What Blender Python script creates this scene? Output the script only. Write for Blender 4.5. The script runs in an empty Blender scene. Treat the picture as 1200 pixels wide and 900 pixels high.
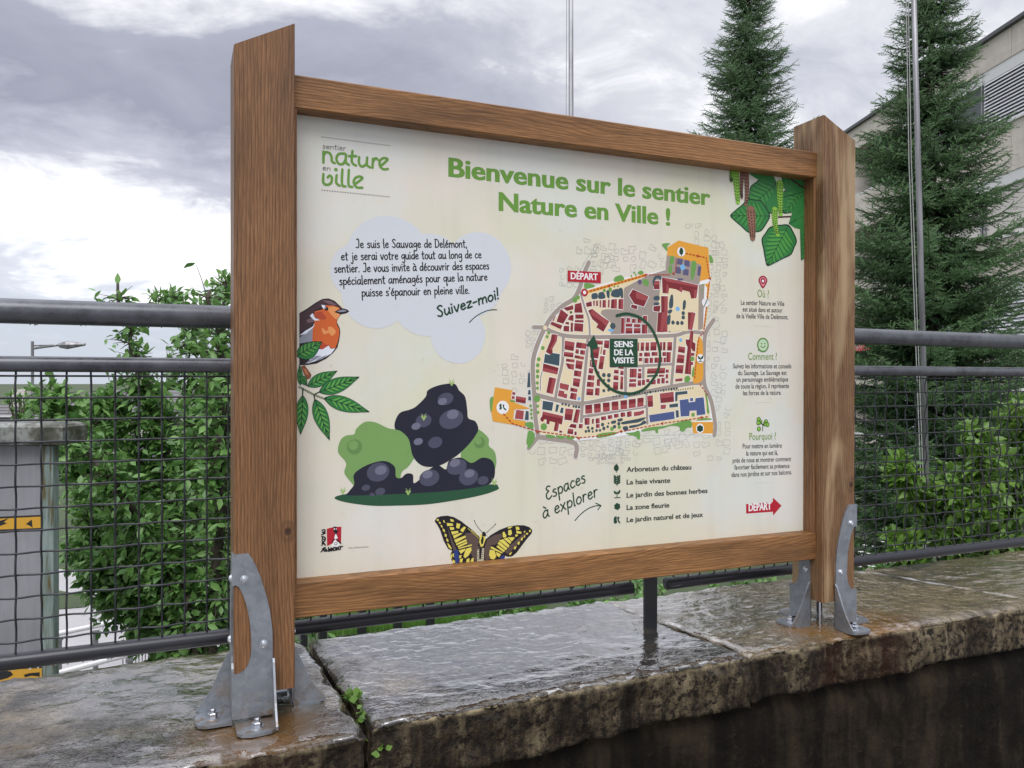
import bpy, math, random
import numpy as np
from mathutils import Vector, Matrix, noise
random.seed(7); rng = np.random.default_rng(11)
scene = bpy.context.scene
COL = scene.collection

# ------------------------------------------------------------------ camera
F, PITCH, ROLL, YAW = 917.65, -0.0048, 0.0013, 0.4013
CAM = np.array([-0.0845, -1.4013, 1.585])
cd = bpy.data.cameras.new('camera'); cam = bpy.data.objects.new('camera', cd); COL.objects.link(cam)
cd.sensor_width = 36.0; cd.lens = 36.0 * F / 1200.0; cd.clip_start = 0.05; cd.clip_end = 5000
cam.matrix_world = (Matrix.Translation(Vector(CAM)) @ Matrix.Rotation(-YAW, 4, 'Z') @
                    Matrix.Rotation(math.radians(90) + PITCH, 4, 'X') @ Matrix.Rotation(ROLL, 4, 'Z'))
scene.camera = cam
scene.render.resolution_x = 1024; scene.render.resolution_y = 768

def ray(px, py):
    u = px - 600; v = py - 450; c, s = math.cos(ROLL), math.sin(ROLL)
    u, v = c*u + s*v, -s*u + c*v
    x = u / F; z2 = -v / F; cp, sp = math.cos(PITCH), math.sin(PITCH)
    y = cp - z2*sp; z = sp + z2*cp
    ct, st = math.cos(YAW), math.sin(YAW)
    return np.array([x*ct + y*st, -x*st + y*ct, z])
def onZ(px, py, z):
    r = ray(px, py); return CAM + r * ((z - CAM[2]) / r[2])
def onY(px, py, y):
    r = ray(px, py); return CAM + r * ((y - CAM[1]) / r[1])
def atD(px, py, d): return CAM + ray(px, py) * d
def cw(X, Z, z=0.0):      # camera-frame right / forward metres -> site coordinates
    ct, st = math.cos(YAW), math.sin(YAW)
    return np.array([CAM[0] + X*ct + Z*st, CAM[1] - X*st + Z*ct, z])

# ------------------------------------------------------------------ sky and sun
SUN_EL, SUN_AZ = math.radians(52), math.radians(-150)   # az measured from +Y towards +X
W = bpy.data.worlds.new('World'); scene.world = W; W.use_nodes = True
nt = W.node_tree; nt.nodes.clear()
class NT:
    def __init__(s, t): s.t = t
    def n(s, typ, **k):
        nd = s.t.nodes.new(typ)
        for a, b in k.items():
            if a.startswith('i_'): nd.inputs[a[2:].replace('_', ' ')].default_value = b
            elif a.startswith('x'): nd.inputs[int(a[1:])].default_value = b
            else: setattr(nd, a, b)
        return nd
    def l(s, a, b): s.t.links.new(a, b)
    def math(s, op, a, b=None, clamp=False):
        nd = s.t.nodes.new('ShaderNodeMath'); nd.operation = op; nd.use_clamp = clamp
        for i, v in enumerate((a, b)):
            if v is None: continue
            if isinstance(v, (int, float)): nd.inputs[i].default_value = v
            else: s.l(v, nd.inputs[i])
        return nd.outputs[0]
    def mix(s, f, a, b, blend='MIX'):
        nd = s.t.nodes.new('ShaderNodeMix'); nd.data_type = 'RGBA'; nd.blend_type = blend
        for i, v in ((0, f), (6, a), (7, b)):
            if isinstance(v, (int, float)): nd.inputs[i].default_value = v
            elif isinstance(v, tuple): nd.inputs[i].default_value = v if len(v) == 4 else v + (1,)
            else: s.l(v, nd.inputs[i])
        return nd.outputs[2]
    def ramp(s, f, stops, interp='LINEAR'):
        nd = s.t.nodes.new('ShaderNodeValToRGB'); cr = nd.color_ramp; cr.interpolation = interp
        while len(cr.elements) < len(stops): cr.elements.new(0.5)
        for e, (p, c) in zip(cr.elements, stops):
            e.position = p; e.color = (c, c, c, 1) if isinstance(c, (int, float)) else tuple(c) + (1,)
        s.l(f, nd.inputs[0]); return nd.outputs[0]
    def noise(s, vec, scale, detail=4, rough=0.55, dist=0.0, mp=None):
        if mp: vec = s.mapping(vec, mp)
        nd = s.n('ShaderNodeTexNoise'); nd.inputs['Scale'].default_value = scale
        nd.inputs['Detail'].default_value = detail; nd.inputs['Roughness'].default_value = rough
        nd.inputs['Distortion'].default_value = dist; s.l(vec, nd.inputs['Vector']); return nd.outputs[0]
    def mapping(s, vec, scale=(1, 1, 1), rot=(0, 0, 0), loc=(0, 0, 0)):
        nd = s.n('ShaderNodeMapping'); nd.inputs['Scale'].default_value = scale
        nd.inputs['Rotation'].default_value = rot; nd.inputs['Location'].default_value = loc
        s.l(vec, nd.inputs['Vector']); return nd.outputs[0]
g = NT(nt)
tc = g.n('ShaderNodeTexCoord'); sep = g.n('ShaderNodeSeparateXYZ'); g.l(tc.outputs['Generated'], sep.inputs[0])
el = g.math('MULTIPLY', g.math('ARCSINE', sep.outputs[2]), 180 / math.pi)           # degrees above the horizon
comb = g.n('ShaderNodeCombineXYZ')                                                 # cloud-deck plane
den = g.math('ADD', g.math('MAXIMUM', sep.outputs[2], 0.0), 0.27)
g.l(g.math('DIVIDE', sep.outputs[0], den), comb.inputs[0]); g.l(g.math('DIVIDE', sep.outputs[1], den), comb.inputs[1])
deck = comb.outputs[0]
n1 = g.noise(g.mapping(deck, (1, 1, 1), (0, 0, -YAW)), 1.3, 6, 0.6, 0.35)
n2 = g.noise(g.mapping(deck, (1, 1.2, 1), (0, 0, -YAW + .25), (3.1, 5.2, 0)), 3.4, 8, 0.62, 0.5)
# banded bright and dark deck in the west, even cover elsewhere
wob = g.math('ADD', g.math('MULTIPLY', g.math('SUBTRACT', n1, 0.5), 16.0), g.math('MULTIPLY', g.math('SUBTRACT', n2, 0.5), 11.0))
elw = g.math('DIVIDE', g.math('ADD', el, wob), 40.0, True)
band = g.ramp(elw, [(0.0, (.60, .65, .74)), (0.08, (.60, .65, .75)), (0.155, (.74, .77, .86)), (0.21, (1.25, 1.24, 1.25)),
                    (0.285, (1.10, 1.10, 1.13)), (0.34, (.60, .605, .70)), (0.43, (.36, .37, .455)), (0.53, (.44, .45, .54)), (0.61, (1.0, 1.0, 1.04)),
                    (0.69, (.50, .52, .60)), (1.0, (.66, .68, .76))])
even = g.ramp(n2, [(0.30, (.53, .55, .63)), (0.45, (.68, .69, .76)), (0.57, (.80, .81, .86)), (0.66, (1.06, 1.06, 1.08))])
# west factor: directions left of the view axis
wdir = cw(-0.62, 1.0) - cw(0, 0); wdir = wdir / np.linalg.norm(wdir)
dotn = g.n('ShaderNodeVectorMath'); dotn.operation = 'DOT_PRODUCT'; g.l(tc.outputs['Generated'], dotn.inputs[0])
dotn.inputs[1].default_value = tuple(wdir)
wf = g.n('ShaderNodeMapRange', interpolation_type='SMOOTHSTEP'); g.l(dotn.outputs['Value'], wf.inputs[0])
wf.inputs[1].default_value = 0.62; wf.inputs[2].default_value = 0.93
cl = g.mix(wf.outputs[0], even, band)
up = g.n('ShaderNodeMapRange', interpolation_type='SMOOTHSTEP'); g.l(el, up.inputs[0])
up.inputs[1].default_value = 26; up.inputs[2].default_value = 70; up.inputs[3].default_value = 1.0; up.inputs[4].default_value = 2.9
vm = g.n('ShaderNodeVectorMath'); vm.operation = 'SCALE'; g.l(cl, vm.inputs[0]); 
g.l(g.math('MULTIPLY', up.outputs[0], 10.0), vm.inputs[3])
sky = g.n('ShaderNodeTexSky', sky_type='NISHITA', sun_disc=False)
sky.sun_elevation = SUN_EL; sky.sun_rotation = SUN_AZ
skm = g.mix(0.93, sky.outputs[0], vm.outputs[0])
bg = g.n('ShaderNodeBackground'); bg.inputs['Strength'].default_value = 0.1
g.l(skm, bg.inputs[0]); wo = g.n('ShaderNodeOutputWorld'); g.l(bg.outputs[0], wo.inputs[0])

sd = bpy.data.lights.new('sun', 'SUN'); so = bpy.data.objects.new('sun', sd); COL.objects.link(so)
sd.energy = 1.5; sd.angle = math.radians(35); sd.color = (1.0, 0.97, 0.93)
sdir = Vector((math.sin(SUN_AZ)*math.cos(SUN_EL), math.cos(SUN_AZ)*math.cos(SUN_EL), math.sin(SUN_EL)))
so.rotation_euler = sdir.to_track_quat('Z', 'Y').to_euler()
scene.view_settings.view_transform = 'Standard'; scene.view_settings.look = 'None'
scene.view_settings.gamma = 1.0; scene.view_settings.exposure = 0.12

# ------------------------------------------------------------------ materials
def srgb(r, g_, b):
    f = lambda c: (c/255/12.92) if c/255 <= 0.04045 else ((c/255 + 0.055)/1.055)**2.4
    return (f(r), f(g_), f(b))
def mat(name, col=(.5, .5, .5), rough=.5, metal=0.0, build=None, **kw):
    m = bpy.data.materials.new(name); m.use_nodes = True
    t = m.node_tree; b = t.nodes['Principled BSDF']
    b.inputs['Base Color'].default_value = tuple(col) + (1,); b.inputs['Roughness'].default_value = rough
    b.inputs['Metallic'].default_value = metal
    for k, v in kw.items(): b.inputs[k.replace('_', ' ')].default_value = v
    if build: build(NT(t), b)
    return m
def bump(g, b, h, strength=.3, dist=.002):
    nd = g.n('ShaderNodeBump'); nd.inputs['Strength'].default_value = strength; nd.inputs['Distance'].default_value = dist
    g.l(h, nd.inputs['Height']); g.l(nd.outputs[0], b.inputs['Normal'])
def wood_build(dark, mid, light, ringoff=(0.13, -0.09, 0), tilt=(0.05, 0.07, 0), patch=0.0):
    def f(g, b):
        tc = g.n('ShaderNodeTexCoord'); oi = g.n('ShaderNodeObjectInfo')
        add = g.n('ShaderNodeVectorMath'); add.operation = 'ADD'; g.l(tc.outputs['Object'], add.inputs[0])
        sc = g.n('ShaderNodeVectorMath'); sc.operation = 'SCALE'; sc.inputs[0].default_value = (.03, .05, 7.0)
        g.l(oi.outputs['Random'], sc.inputs[3]); g.l(sc.outputs[0], add.inputs[1])
        v = add.outputs[0]
        wv = g.n('ShaderNodeTexWave', wave_type='RINGS', rings_direction='Z', wave_profile='SAW')
        wv.inputs['Scale'].default_value = 58; wv.inputs['Distortion'].default_value = 4.2
        wv.inputs['Detail'].default_value = 3; wv.inputs['Detail Scale'].default_value = 0.5
        low = g.noise(v, 1.0, 3, .5, 0, (5, 5, 1.1))
        lowv = g.n('ShaderNodeCombineXYZ'); g.l(g.math('MULTIPLY', g.math('SUBTRACT', low, .5), .12), lowv.inputs[0])
        g.l(g.math('MULTIPLY', g.math('SUBTRACT', low, .5), .09), lowv.inputs[1])
        a2 = g.n('ShaderNodeVectorMath'); a2.operation = 'ADD'
        g.l(g.mapping(v, (1, 1, .12), tilt, ringoff), a2.inputs[0]); g.l(lowv.outputs[0], a2.inputs[1])
        g.l(a2.outputs[0], wv.inputs['Vector'])
        rings = wv.outputs[1]
        pores = g.noise(v, 1.0, 3, .6, 0, (520, 520, 14))
        fine = g.noise(v, 1.0, 2, .5, 0, (900, 900, 35))
        tone = g.noise(v, 1.0, 4, .6, 0, (16, 16, 1.6))
        c = g.mix(g.ramp(rings, [(0.0, .12), (0.55, .35), (.9, .78), (1.0, .4)]), light + (1,), dark + (1,))
        c = g.mix(g.ramp(tone, [(.38, 0.0), (.7, .5)]), c, mid + (1,))
        c = g.mix(g.math('MULTIPLY', g.ramp(pores, [(.38, 0.9), (.52, 0.0)]), .5), c, tuple(x*.42 for x in dark) + (1,))
        c = g.mix(g.math('MULTIPLY', g.ramp(fine, [(.42, 1.0), (.6, 0.0)]), .35), c, tuple(x*.6 for x in dark) + (1,))
        bd = g.noise(v, 1.0, 4, .62, .5, (9, 9, 1.3)); c = g.mix(1.0, c, g.ramp(bd, [(.34, .58), (.5, .95), (.66, 1.16)]), 'MULTIPLY')
        kv = g.n('ShaderNodeVectorMath'); kv.operation = 'SUBTRACT'; g.l(g.mapping(tc.outputs['Object'], (1, 1, .75)), kv.inputs[0]); kv.inputs[1].default_value = (.088, 0, .205)
        kl = g.n('ShaderNodeVectorMath'); kl.operation = 'LENGTH'; g.l(kv.outputs[0], kl.inputs[0])
        c = g.mix(g.ramp(g.math('DIVIDE', kl.outputs['Value'], .02), [(.12, 1.0), (.24, .75), (.34, .15), (.6, .35), (.85, 0.0)]), c, (.045, .02, .011, 1))
        if patch:
            pn = g.noise(v, 1.0, 3, .6, .4, (11, 11, 2.2))
            c = g.mix(g.math('MULTIPLY', g.ramp(pn, [(.5, 0.0), (.62, 1.0)]), patch), c, (.46, .33, .19, 1))
        g.l(c, b.inputs['Base Color'])
        g.l(g.ramp(pores, [(.3, .62), (.7, .38)]), b.inputs['Roughness'])
        bump(g, b, g.math('ADD', g.math('MULTIPLY', pores, .7), g.math('MULTIPLY', rings, .25)), .45, .0012)
    return f
OAKD, OAKM, OAKL = (.108, .047, .018), (.212, .097, .038), (.36, .178, .076)
M = {}
M['oak'] = mat('oak', build=wood_build(OAKD, OAKM, OAKL), Specular_IOR_Level=.4)
M['oak_rail'] = mat('oak_rail', build=wood_build((.135, .056, .017), (.265, .118, .039), (.45, .222, .082), (.3, .1, 0), (.02, .03, 0)), Specular_IOR_Level=.4)
M['oak_knotty'] = mat('oak_knotty', build=wood_build((.085, .038, .015), (.19, .098, .043), (.36, .20, .095), (.03, -.05, 0), (.10, .06, 0), .7), Specular_IOR_Level=.4)
def end_b(g, b):
    tc = g.n('ShaderNodeTexCoord'); n = g.noise(tc.outputs['Object'], 90, 3)
    g.l(g.mix(n, (.28, .15, .075, 1), (.5, .34, .2, 1)), b.inputs['Base Color'])
M['oak_end'] = mat('oak_end', rough=.6, build=end_b)
def galv(g, b):
    tc = g.n('ShaderNodeTexCoord'); o = tc.outputs['Object']
    vo = g.n('ShaderNodeTexVoronoi'); vo.inputs['Scale'].default_value = 95; g.l(o, vo.inputs['Vector'])
    n = g.noise(o, 14, 5, .6)
    sp = g.n('ShaderNodeSeparateXYZ'); g.l(vo.outputs['Color'], sp.inputs[0])
    f = g.math('ADD', g.math('MULTIPLY', sp.outputs[0], .17), g.math('MULTIPLY', n, .7))
    c = g.ramp(f, [(.25, (.24, .26, .29)), (.55, (.36, .385, .42)), (.8, (.52, .545, .58))])
    so_ = g.n('ShaderNodeSeparateXYZ'); g.l(o, so_.inputs[0])
    rn = g.noise(o, 26, 4, .7)
    low = g.math('SUBTRACT', 1.0, g.math('DIVIDE', so_.outputs[2], .075, True), True)
    rust = g.math('MULTIPLY', g.ramp(rn, [(.5, 0.0), (.62, 1.0)]), low)
    c = g.mix(g.math('MULTIPLY', rust, .75), c, (.22, .13, .05, 1))
    g.l(c, b.inputs['Base Color']); g.l(g.ramp(n, [(.3, .30), (.7, .5)]), b.inputs['Roughness'])
    bump(g, b, g.noise(o, 60, 4, .6), .15, .001)
M['galv'] = mat('galvanised_steel', metal=.75, build=galv)
M['screw'] = mat('screw_steel', (.62, .64, .68), .22, 1.0)
def railm(g, b):
    tc = g.n('ShaderNodeTexCoord'); o = tc.outputs['Object']; n = g.noise(o, 30, 5, .65); n3 = g.noise(o, 6, 3, .6, 0, (1, 6, 6))
    g.l(g.ramp(g.math('ADD', g.math('MULTIPLY', n, .6), g.math('MULTIPLY', n3, .4)), [(.35, (.055, .057, .066)), (.6, (.12, .125, .142))]), b.inputs['Base Color'])
    g.l(g.ramp(n, [(.3, .22), (.7, .42)]), b.inputs['Roughness']); bump(g, b, g.noise(o, 260, 3), .25, .0006)
M['rail'] = mat('weathered_rail', metal=.35, build=railm)
M['rail_dark'] = mat('dark_wet_rail', (.028, .029, .036), .3, .2)
M['dark'] = mat('dark_paint', (.018, .019, .024), .35)
M['wire'] = mat('mesh_wire_coating', (.03, .032, .038), .38, .3)
M['water'] = mat('water', (1, 1, 1), .02, Transmission_Weight=1.0, IOR=1.33)
M['rubber'] = mat('black_rubber', (.02, .02, .022), .4)
def ink_b(g, b):
    at = g.n('ShaderNodeAttribute', attribute_name='ink'); tc = g.n('ShaderNodeTexCoord')
    n = g.noise(tc.outputs['Object'], 7, 3, .5)
    g.l(g.mix(g.math('MULTIPLY', n, .02), at.outputs['Color'], (.75, .74, .70, 1)), b.inputs['Base Color'])
M['ink'] = mat('printing_ink', rough=.38, build=ink_b, Specular_IOR_Level=.22)
def panel_b(g, b):
    tc = g.n('ShaderNodeTexCoord'); o = tc.outputs['Object']
    a = g.noise(o, 2.6, 3, .5); c_ = g.noise(g.mapping(o, loc=(4, 3, 7)), 3.4, 4, .6, .4); d = g.noise(g.mapping(o, loc=(9, 1, 2)), 4.0, 2, .5)
    paper = g.noise(o, 340, 3, .6)
    c = g.mix(g.ramp(a, [(.4, 0.0), (.62, 1.0)]), (.71, .675, .585, 1), (.69, .68, .52, 1))
    dr = g.noise(o, 1.0, 4, .6, 0, (26, 26, 1.6)); c = g.mix(g.math('MULTIPLY', g.ramp(dr, [(.52, 0.0), (.72, 1.0)]), .22), c, (.55, .53, .45, 1))
    c = g.mix(g.math('MULTIPLY', g.ramp(c_, [(.52, 0.0), (.66, 1.0)]), .35), c, (.66, .76, .78, 1))
    c = g.mix(g.math('MULTIPLY', g.ramp(d, [(.5, 0.0), (.68, 1.0)]), .35), c, (.84, .74, .70, 1))
    c = g.mix(g.math('MULTIPLY', g.ramp(paper, [(.35, .5), (.5, 0.0)]), .14), c, (.5, .48, .42, 1))
    g.l(c, b.inputs['Base Color'])
M['panel'] = mat('printed_panel', rough=.34, build=panel_b, Specular_IOR_Level=.3)

PUDS = [(.62, .20, .42, .30), (.30, .30, .20, .2), (-.10, .22, .26, .26), (-.55, .15, .35, -.3), (1.12, .30, .25, .12), (1.75, .12, .4, -.22), (1.30, .02, .2, -.2), (2.3, .3, .5, .1)]
# coping stone: wet, mottled; streaks and rust where water runs off the bracket feet
def stone_b(tan=.35, rust=None, front_light=1.0):
    def f(g, b):
        tc = g.n('ShaderNodeTexCoord'); geo = g.n('ShaderNodeNewGeometry'); p = geo.outputs['Position']
        sp = g.n('ShaderNodeSeparateXYZ'); g.l(p, sp.inputs[0])
        sn = g.n('ShaderNodeSeparateXYZ'); g.l(geo.outputs['True Normal'], sn.inputs[0])
        topm = g.ramp(sn.outputs[2], [(.3, 0.0), (.75, 1.0)])
        n1 = g.noise(p, 3.4, 6, .62, .3); n2 = g.noise(p, 26, 6, .7); n3 = g.noise(p, 170, 4, .7)
        base = g.ramp(n1, [(.30, (.014, .012, .011)), (.45, (.036, .031, .027)), (.6, (.075, .064, .050)), (.75, (.17, .14, .095))])
        tn = g.noise(g.mapping(p, loc=(1.7, .4, 0)), 4.3, 5, .6, .2)
        base = g.mix(g.math('MULTIPLY', g.ramp(tn, [(.60 - tan*.45, 0.0), (.74 - tan*.45, 1.0)]), .85), base, (.23, .18, .11, 1))
        spk = g.math('ADD', g.math('MULTIPLY', n2, .6), g.math('MULTIPLY', n3, .4))
        base = g.mix(g.ramp(spk, [(.38, .8), (.58, 0.0)]), base, (.022, .019, .017, 1))
        # vertical face: dark algae runs over pale mortar-like limestone
        st = g.noise(p, 1.0, 5, .7, 0, (34, 34, 3.5)); st2 = g.noise(p, 1.0, 4, .6, .3, (7, 7, 3)); st3 = g.noise(p, 60, 5, .7)
        fm = g.math('ADD', g.math('MULTIPLY', st, .5), g.math('MULTIPLY', st2, .5))
        face = g.ramp(fm, [(.38, (.008, .006, .004)), (.47, (.045, .034, .022)), (.56, (.14, .11, .068)), (.70, (.30, .245, .16))])
        face = g.mix(g.ramp(st3, [(.42, .97), (.55, 0.0)]), face, (.014, .011, .009, 1))
        # pale worn arris
        ed = g.math('SUBTRACT', 1.0, g.math('DIVIDE', g.math('ABSOLUTE', g.math('SUBTRACT', sp.outputs[2], .992)), .010, True), True)
        face = g.mix(g.math('MULTIPLY', g.math('MULTIPLY', g.math('MULTIPLY', ed, g.math('MULTIPLY', sn.outputs[1], -1.0, True)), g.ramp(n2, [(.4, 0.0), (.6, 1.0)])), .8), face, (.46, .38, .24, 1))
        c = g.mix(topm, face, base)
        if rust:
            for (rx, ry, rr, k) in rust:
                dx = g.math('SUBTRACT', sp.outputs[0], rx); dy = g.math('SUBTRACT', sp.outputs[1], ry)
                d = g.math('SQRT', g.math('ADD', g.math('MULTIPLY', dx, dx), g.math('MULTIPLY', g.math('MULTIPLY', dy, dy), 2.2)))
                d = g.math('ADD', d, g.math('MULTIPLY', g.math('SUBTRACT', n2, .5), .12))
                m = g.math('MULTIPLY', g.ramp(g.math('DIVIDE', d, rr), [(.35, 1.0), (1.0, 0.0)]), k)
                c = g.mix(g.math('MULTIPLY', m, topm), c, (.17, .085, .022, 1))
                # runs down the front below
                fx = g.math('SUBTRACT', 1.0, g.math('DIVIDE', g.math('ABSOLUTE', dx), rr*.75, True), True)
                m2 = g.math('MULTIPLY', g.math('MULTIPLY', g.ramp(g.math('ADD', fx, g.math('MULTIPLY', g.math('SUBTRACT', st, .5), 1.6)), [(0.15, 0.0), (.75, .9)]), g.math('SUBTRACT', 1.0, topm)), g.ramp(st, [(.42, 1.0), (.64, .15)]))
                c = g.mix(m2, c, (.030, .012, .006, 1))
        g.l(c, b.inputs['Base Color'])
        wet = g.noise(p, 4.2, 4, .6, .4)
        r = g.ramp(g.math('ADD', g.math('MULTIPLY', wet, .7), g.math('MULTIPLY', n2, .3)), [(.36, .05), (.5, .10), (.68, .24)])
        r = g.mix(topm, (.5, .5, .5, 1), r)
        g.l(r, b.inputs['Roughness'])
        rip = g.noise(g.mapping(p, (1, 1.7, 1), (0, 0, .3)), 30, 3, .5, .6); rip2 = g.noise(p, 120, 2, .5)
        h = g.math('ADD', g.math('MULTIPLY', rip, .8), g.math('MULTIPLY', rip2, .22))
        h = g.math('ADD', h, g.math('MULTIPLY', g.noise(p, 26, 3, .55), 1.0))
        h = g.math('ADD', h, g.math('MULTIPLY', g.math('MULTIPLY', g.math('ADD', st3, g.math('MULTIPLY', n3, .5)), 2.2), g.math('SUBTRACT', 1.0, topm)))
        bump(g, b, h, .85, .0040)
        g.l(g.math('ADD', 1.2, g.math('MULTIPLY', topm, .32)), b.inputs['IOR'])
        pb = g.noise(g.mapping(p, (1, 1.3, 1), loc=(.35, .2, 0)), 2.6, 6, .62, .5)
        for (qx, qy, qr, k) in PUDS:
            dx = g.math('SUBTRACT', sp.outputs[0], qx); dy = g.math('MULTIPLY', g.math('SUBTRACT', sp.outputs[1], qy), 1.6)
            d = g.math('SQRT', g.math('ADD', g.math('MULTIPLY', dx, dx), g.math('MULTIPLY', dy, dy)))
            pb = g.math('ADD', pb, g.math('MULTIPLY', g.math('SUBTRACT', 1.0, g.math('DIVIDE', d, qr, True), True), k))
        pud = g.ramp(g.math('ADD', pb, g.math('MULTIPLY', g.math('SUBTRACT', n2, .5), .35)), [(.38, .10), (.54, 1.0)]); flat = g.ramp(g.math('MULTIPLY', g.math('SUBTRACT', sp.outputs[2], .985), 60.0), [(.35, .05), (.75, 1.0)]); g.l(g.math('MULTIPLY', g.math('MULTIPLY', topm, pud), flat), b.inputs['Coat Weight']); b.inputs['Coat Roughness'].default_value = .035; b.inputs['Coat IOR'].default_value = 3.1
        bn = g.n('ShaderNodeBump'); g.l(g.math('SUBTRACT', .95, g.math('MULTIPLY', pud, .5)), bn.inputs['Strength']); bn.inputs['Distance'].default_value = .0040; g.l(g.math('ADD', rip, g.math('MULTIPLY', rip2, .25)), bn.inputs['Height']); g.l(bn.outputs[0], b.inputs['Coat Normal'])
    return f
M['coping_left'] = mat('wet_stone_left', build=stone_b(.22, [(.03, -.05, .16, .6)]))
M['coping_mid'] = mat('wet_stone_middle', build=stone_b(.10))
M['coping_right'] = mat('wet_stone_right', build=stone_b(.62, [(1.42, -.005, .20, .95), (1.28, .03, .13, .8)]))
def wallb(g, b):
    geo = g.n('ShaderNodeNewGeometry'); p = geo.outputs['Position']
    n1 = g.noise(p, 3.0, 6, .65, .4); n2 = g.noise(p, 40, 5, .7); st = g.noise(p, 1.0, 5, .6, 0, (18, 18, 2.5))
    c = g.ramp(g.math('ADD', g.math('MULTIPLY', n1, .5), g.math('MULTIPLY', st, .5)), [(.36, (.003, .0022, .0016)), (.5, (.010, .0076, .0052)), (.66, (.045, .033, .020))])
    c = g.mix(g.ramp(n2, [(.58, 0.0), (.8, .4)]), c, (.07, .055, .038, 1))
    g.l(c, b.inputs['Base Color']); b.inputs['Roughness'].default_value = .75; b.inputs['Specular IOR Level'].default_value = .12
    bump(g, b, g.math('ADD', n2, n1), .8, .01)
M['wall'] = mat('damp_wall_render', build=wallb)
M['mortar'] = mat('dark_joint', (.02, .018, .014), .9)

# ------------------------------------------------------------------ mesh helpers
WL = {}                                                      # world locations of parents
def tag(o, label=None, cat=None, group=None, kind=None):
    for k, v in (('label', label), ('category', cat), ('group', group), ('kind', kind)):
        if v: o[k] = v
    return o
def thing(name, loc, label, cat, group=None):
    o = bpy.data.objects.new(name, None); COL.objects.link(o); o.location = loc; o.empty_display_size = .1
    WL[o.name] = Vector(loc); return tag(o, label, cat, group)
def place(o, parent, loc, rot=None):
    loc = Vector(loc); WL[o.name] = loc
    if parent: o.parent = parent; o.location = loc - WL[parent.name]
    else: o.location = loc
    if rot: o.rotation_euler = rot
def rawmesh(name, V, Fs, smooth=False):
    me = bpy.data.meshes.new(name)
    V = np.asarray(V, dtype=np.float32).reshape(-1, 3)
    if isinstance(Fs, np.ndarray):
        n, k = Fs.shape
        me.vertices.add(len(V)); me.vertices.foreach_set('co', V.ravel())
        me.loops.add(n*k); me.loops.foreach_set('vertex_index', Fs.astype(np.int32).ravel())
        me.polygons.add(n); me.polygons.foreach_set('loop_start', np.arange(0, n*k, k, dtype=np.int32))
        me.polygons.foreach_set('loop_total', np.full(n, k, dtype=np.int32)); me.update(calc_edges=True)
    else:
        me.from_pydata(V.tolist(), [], Fs); me.update()
    if smooth: me.polygons.foreach_set('use_smooth', [True]*len(me.polygons))
    return me
def mk(name, V, Fs, m, parent=None, loc=(0, 0, 0), rot=None, smooth=False, world=True):
    """world=True: V are site coordinates and are stored relative to loc"""
    V = np.asarray(V, dtype=np.float64).reshape(-1, 3)
    if world: V = V - np.array(loc)
    me = rawmesh(name, V, Fs, smooth)
    if m: me.materials.append(m if not isinstance(m, str) else M[m])
    o = bpy.data.objects.new(name, me); COL.objects.link(o); place(o, parent, loc, rot); return o
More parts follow.
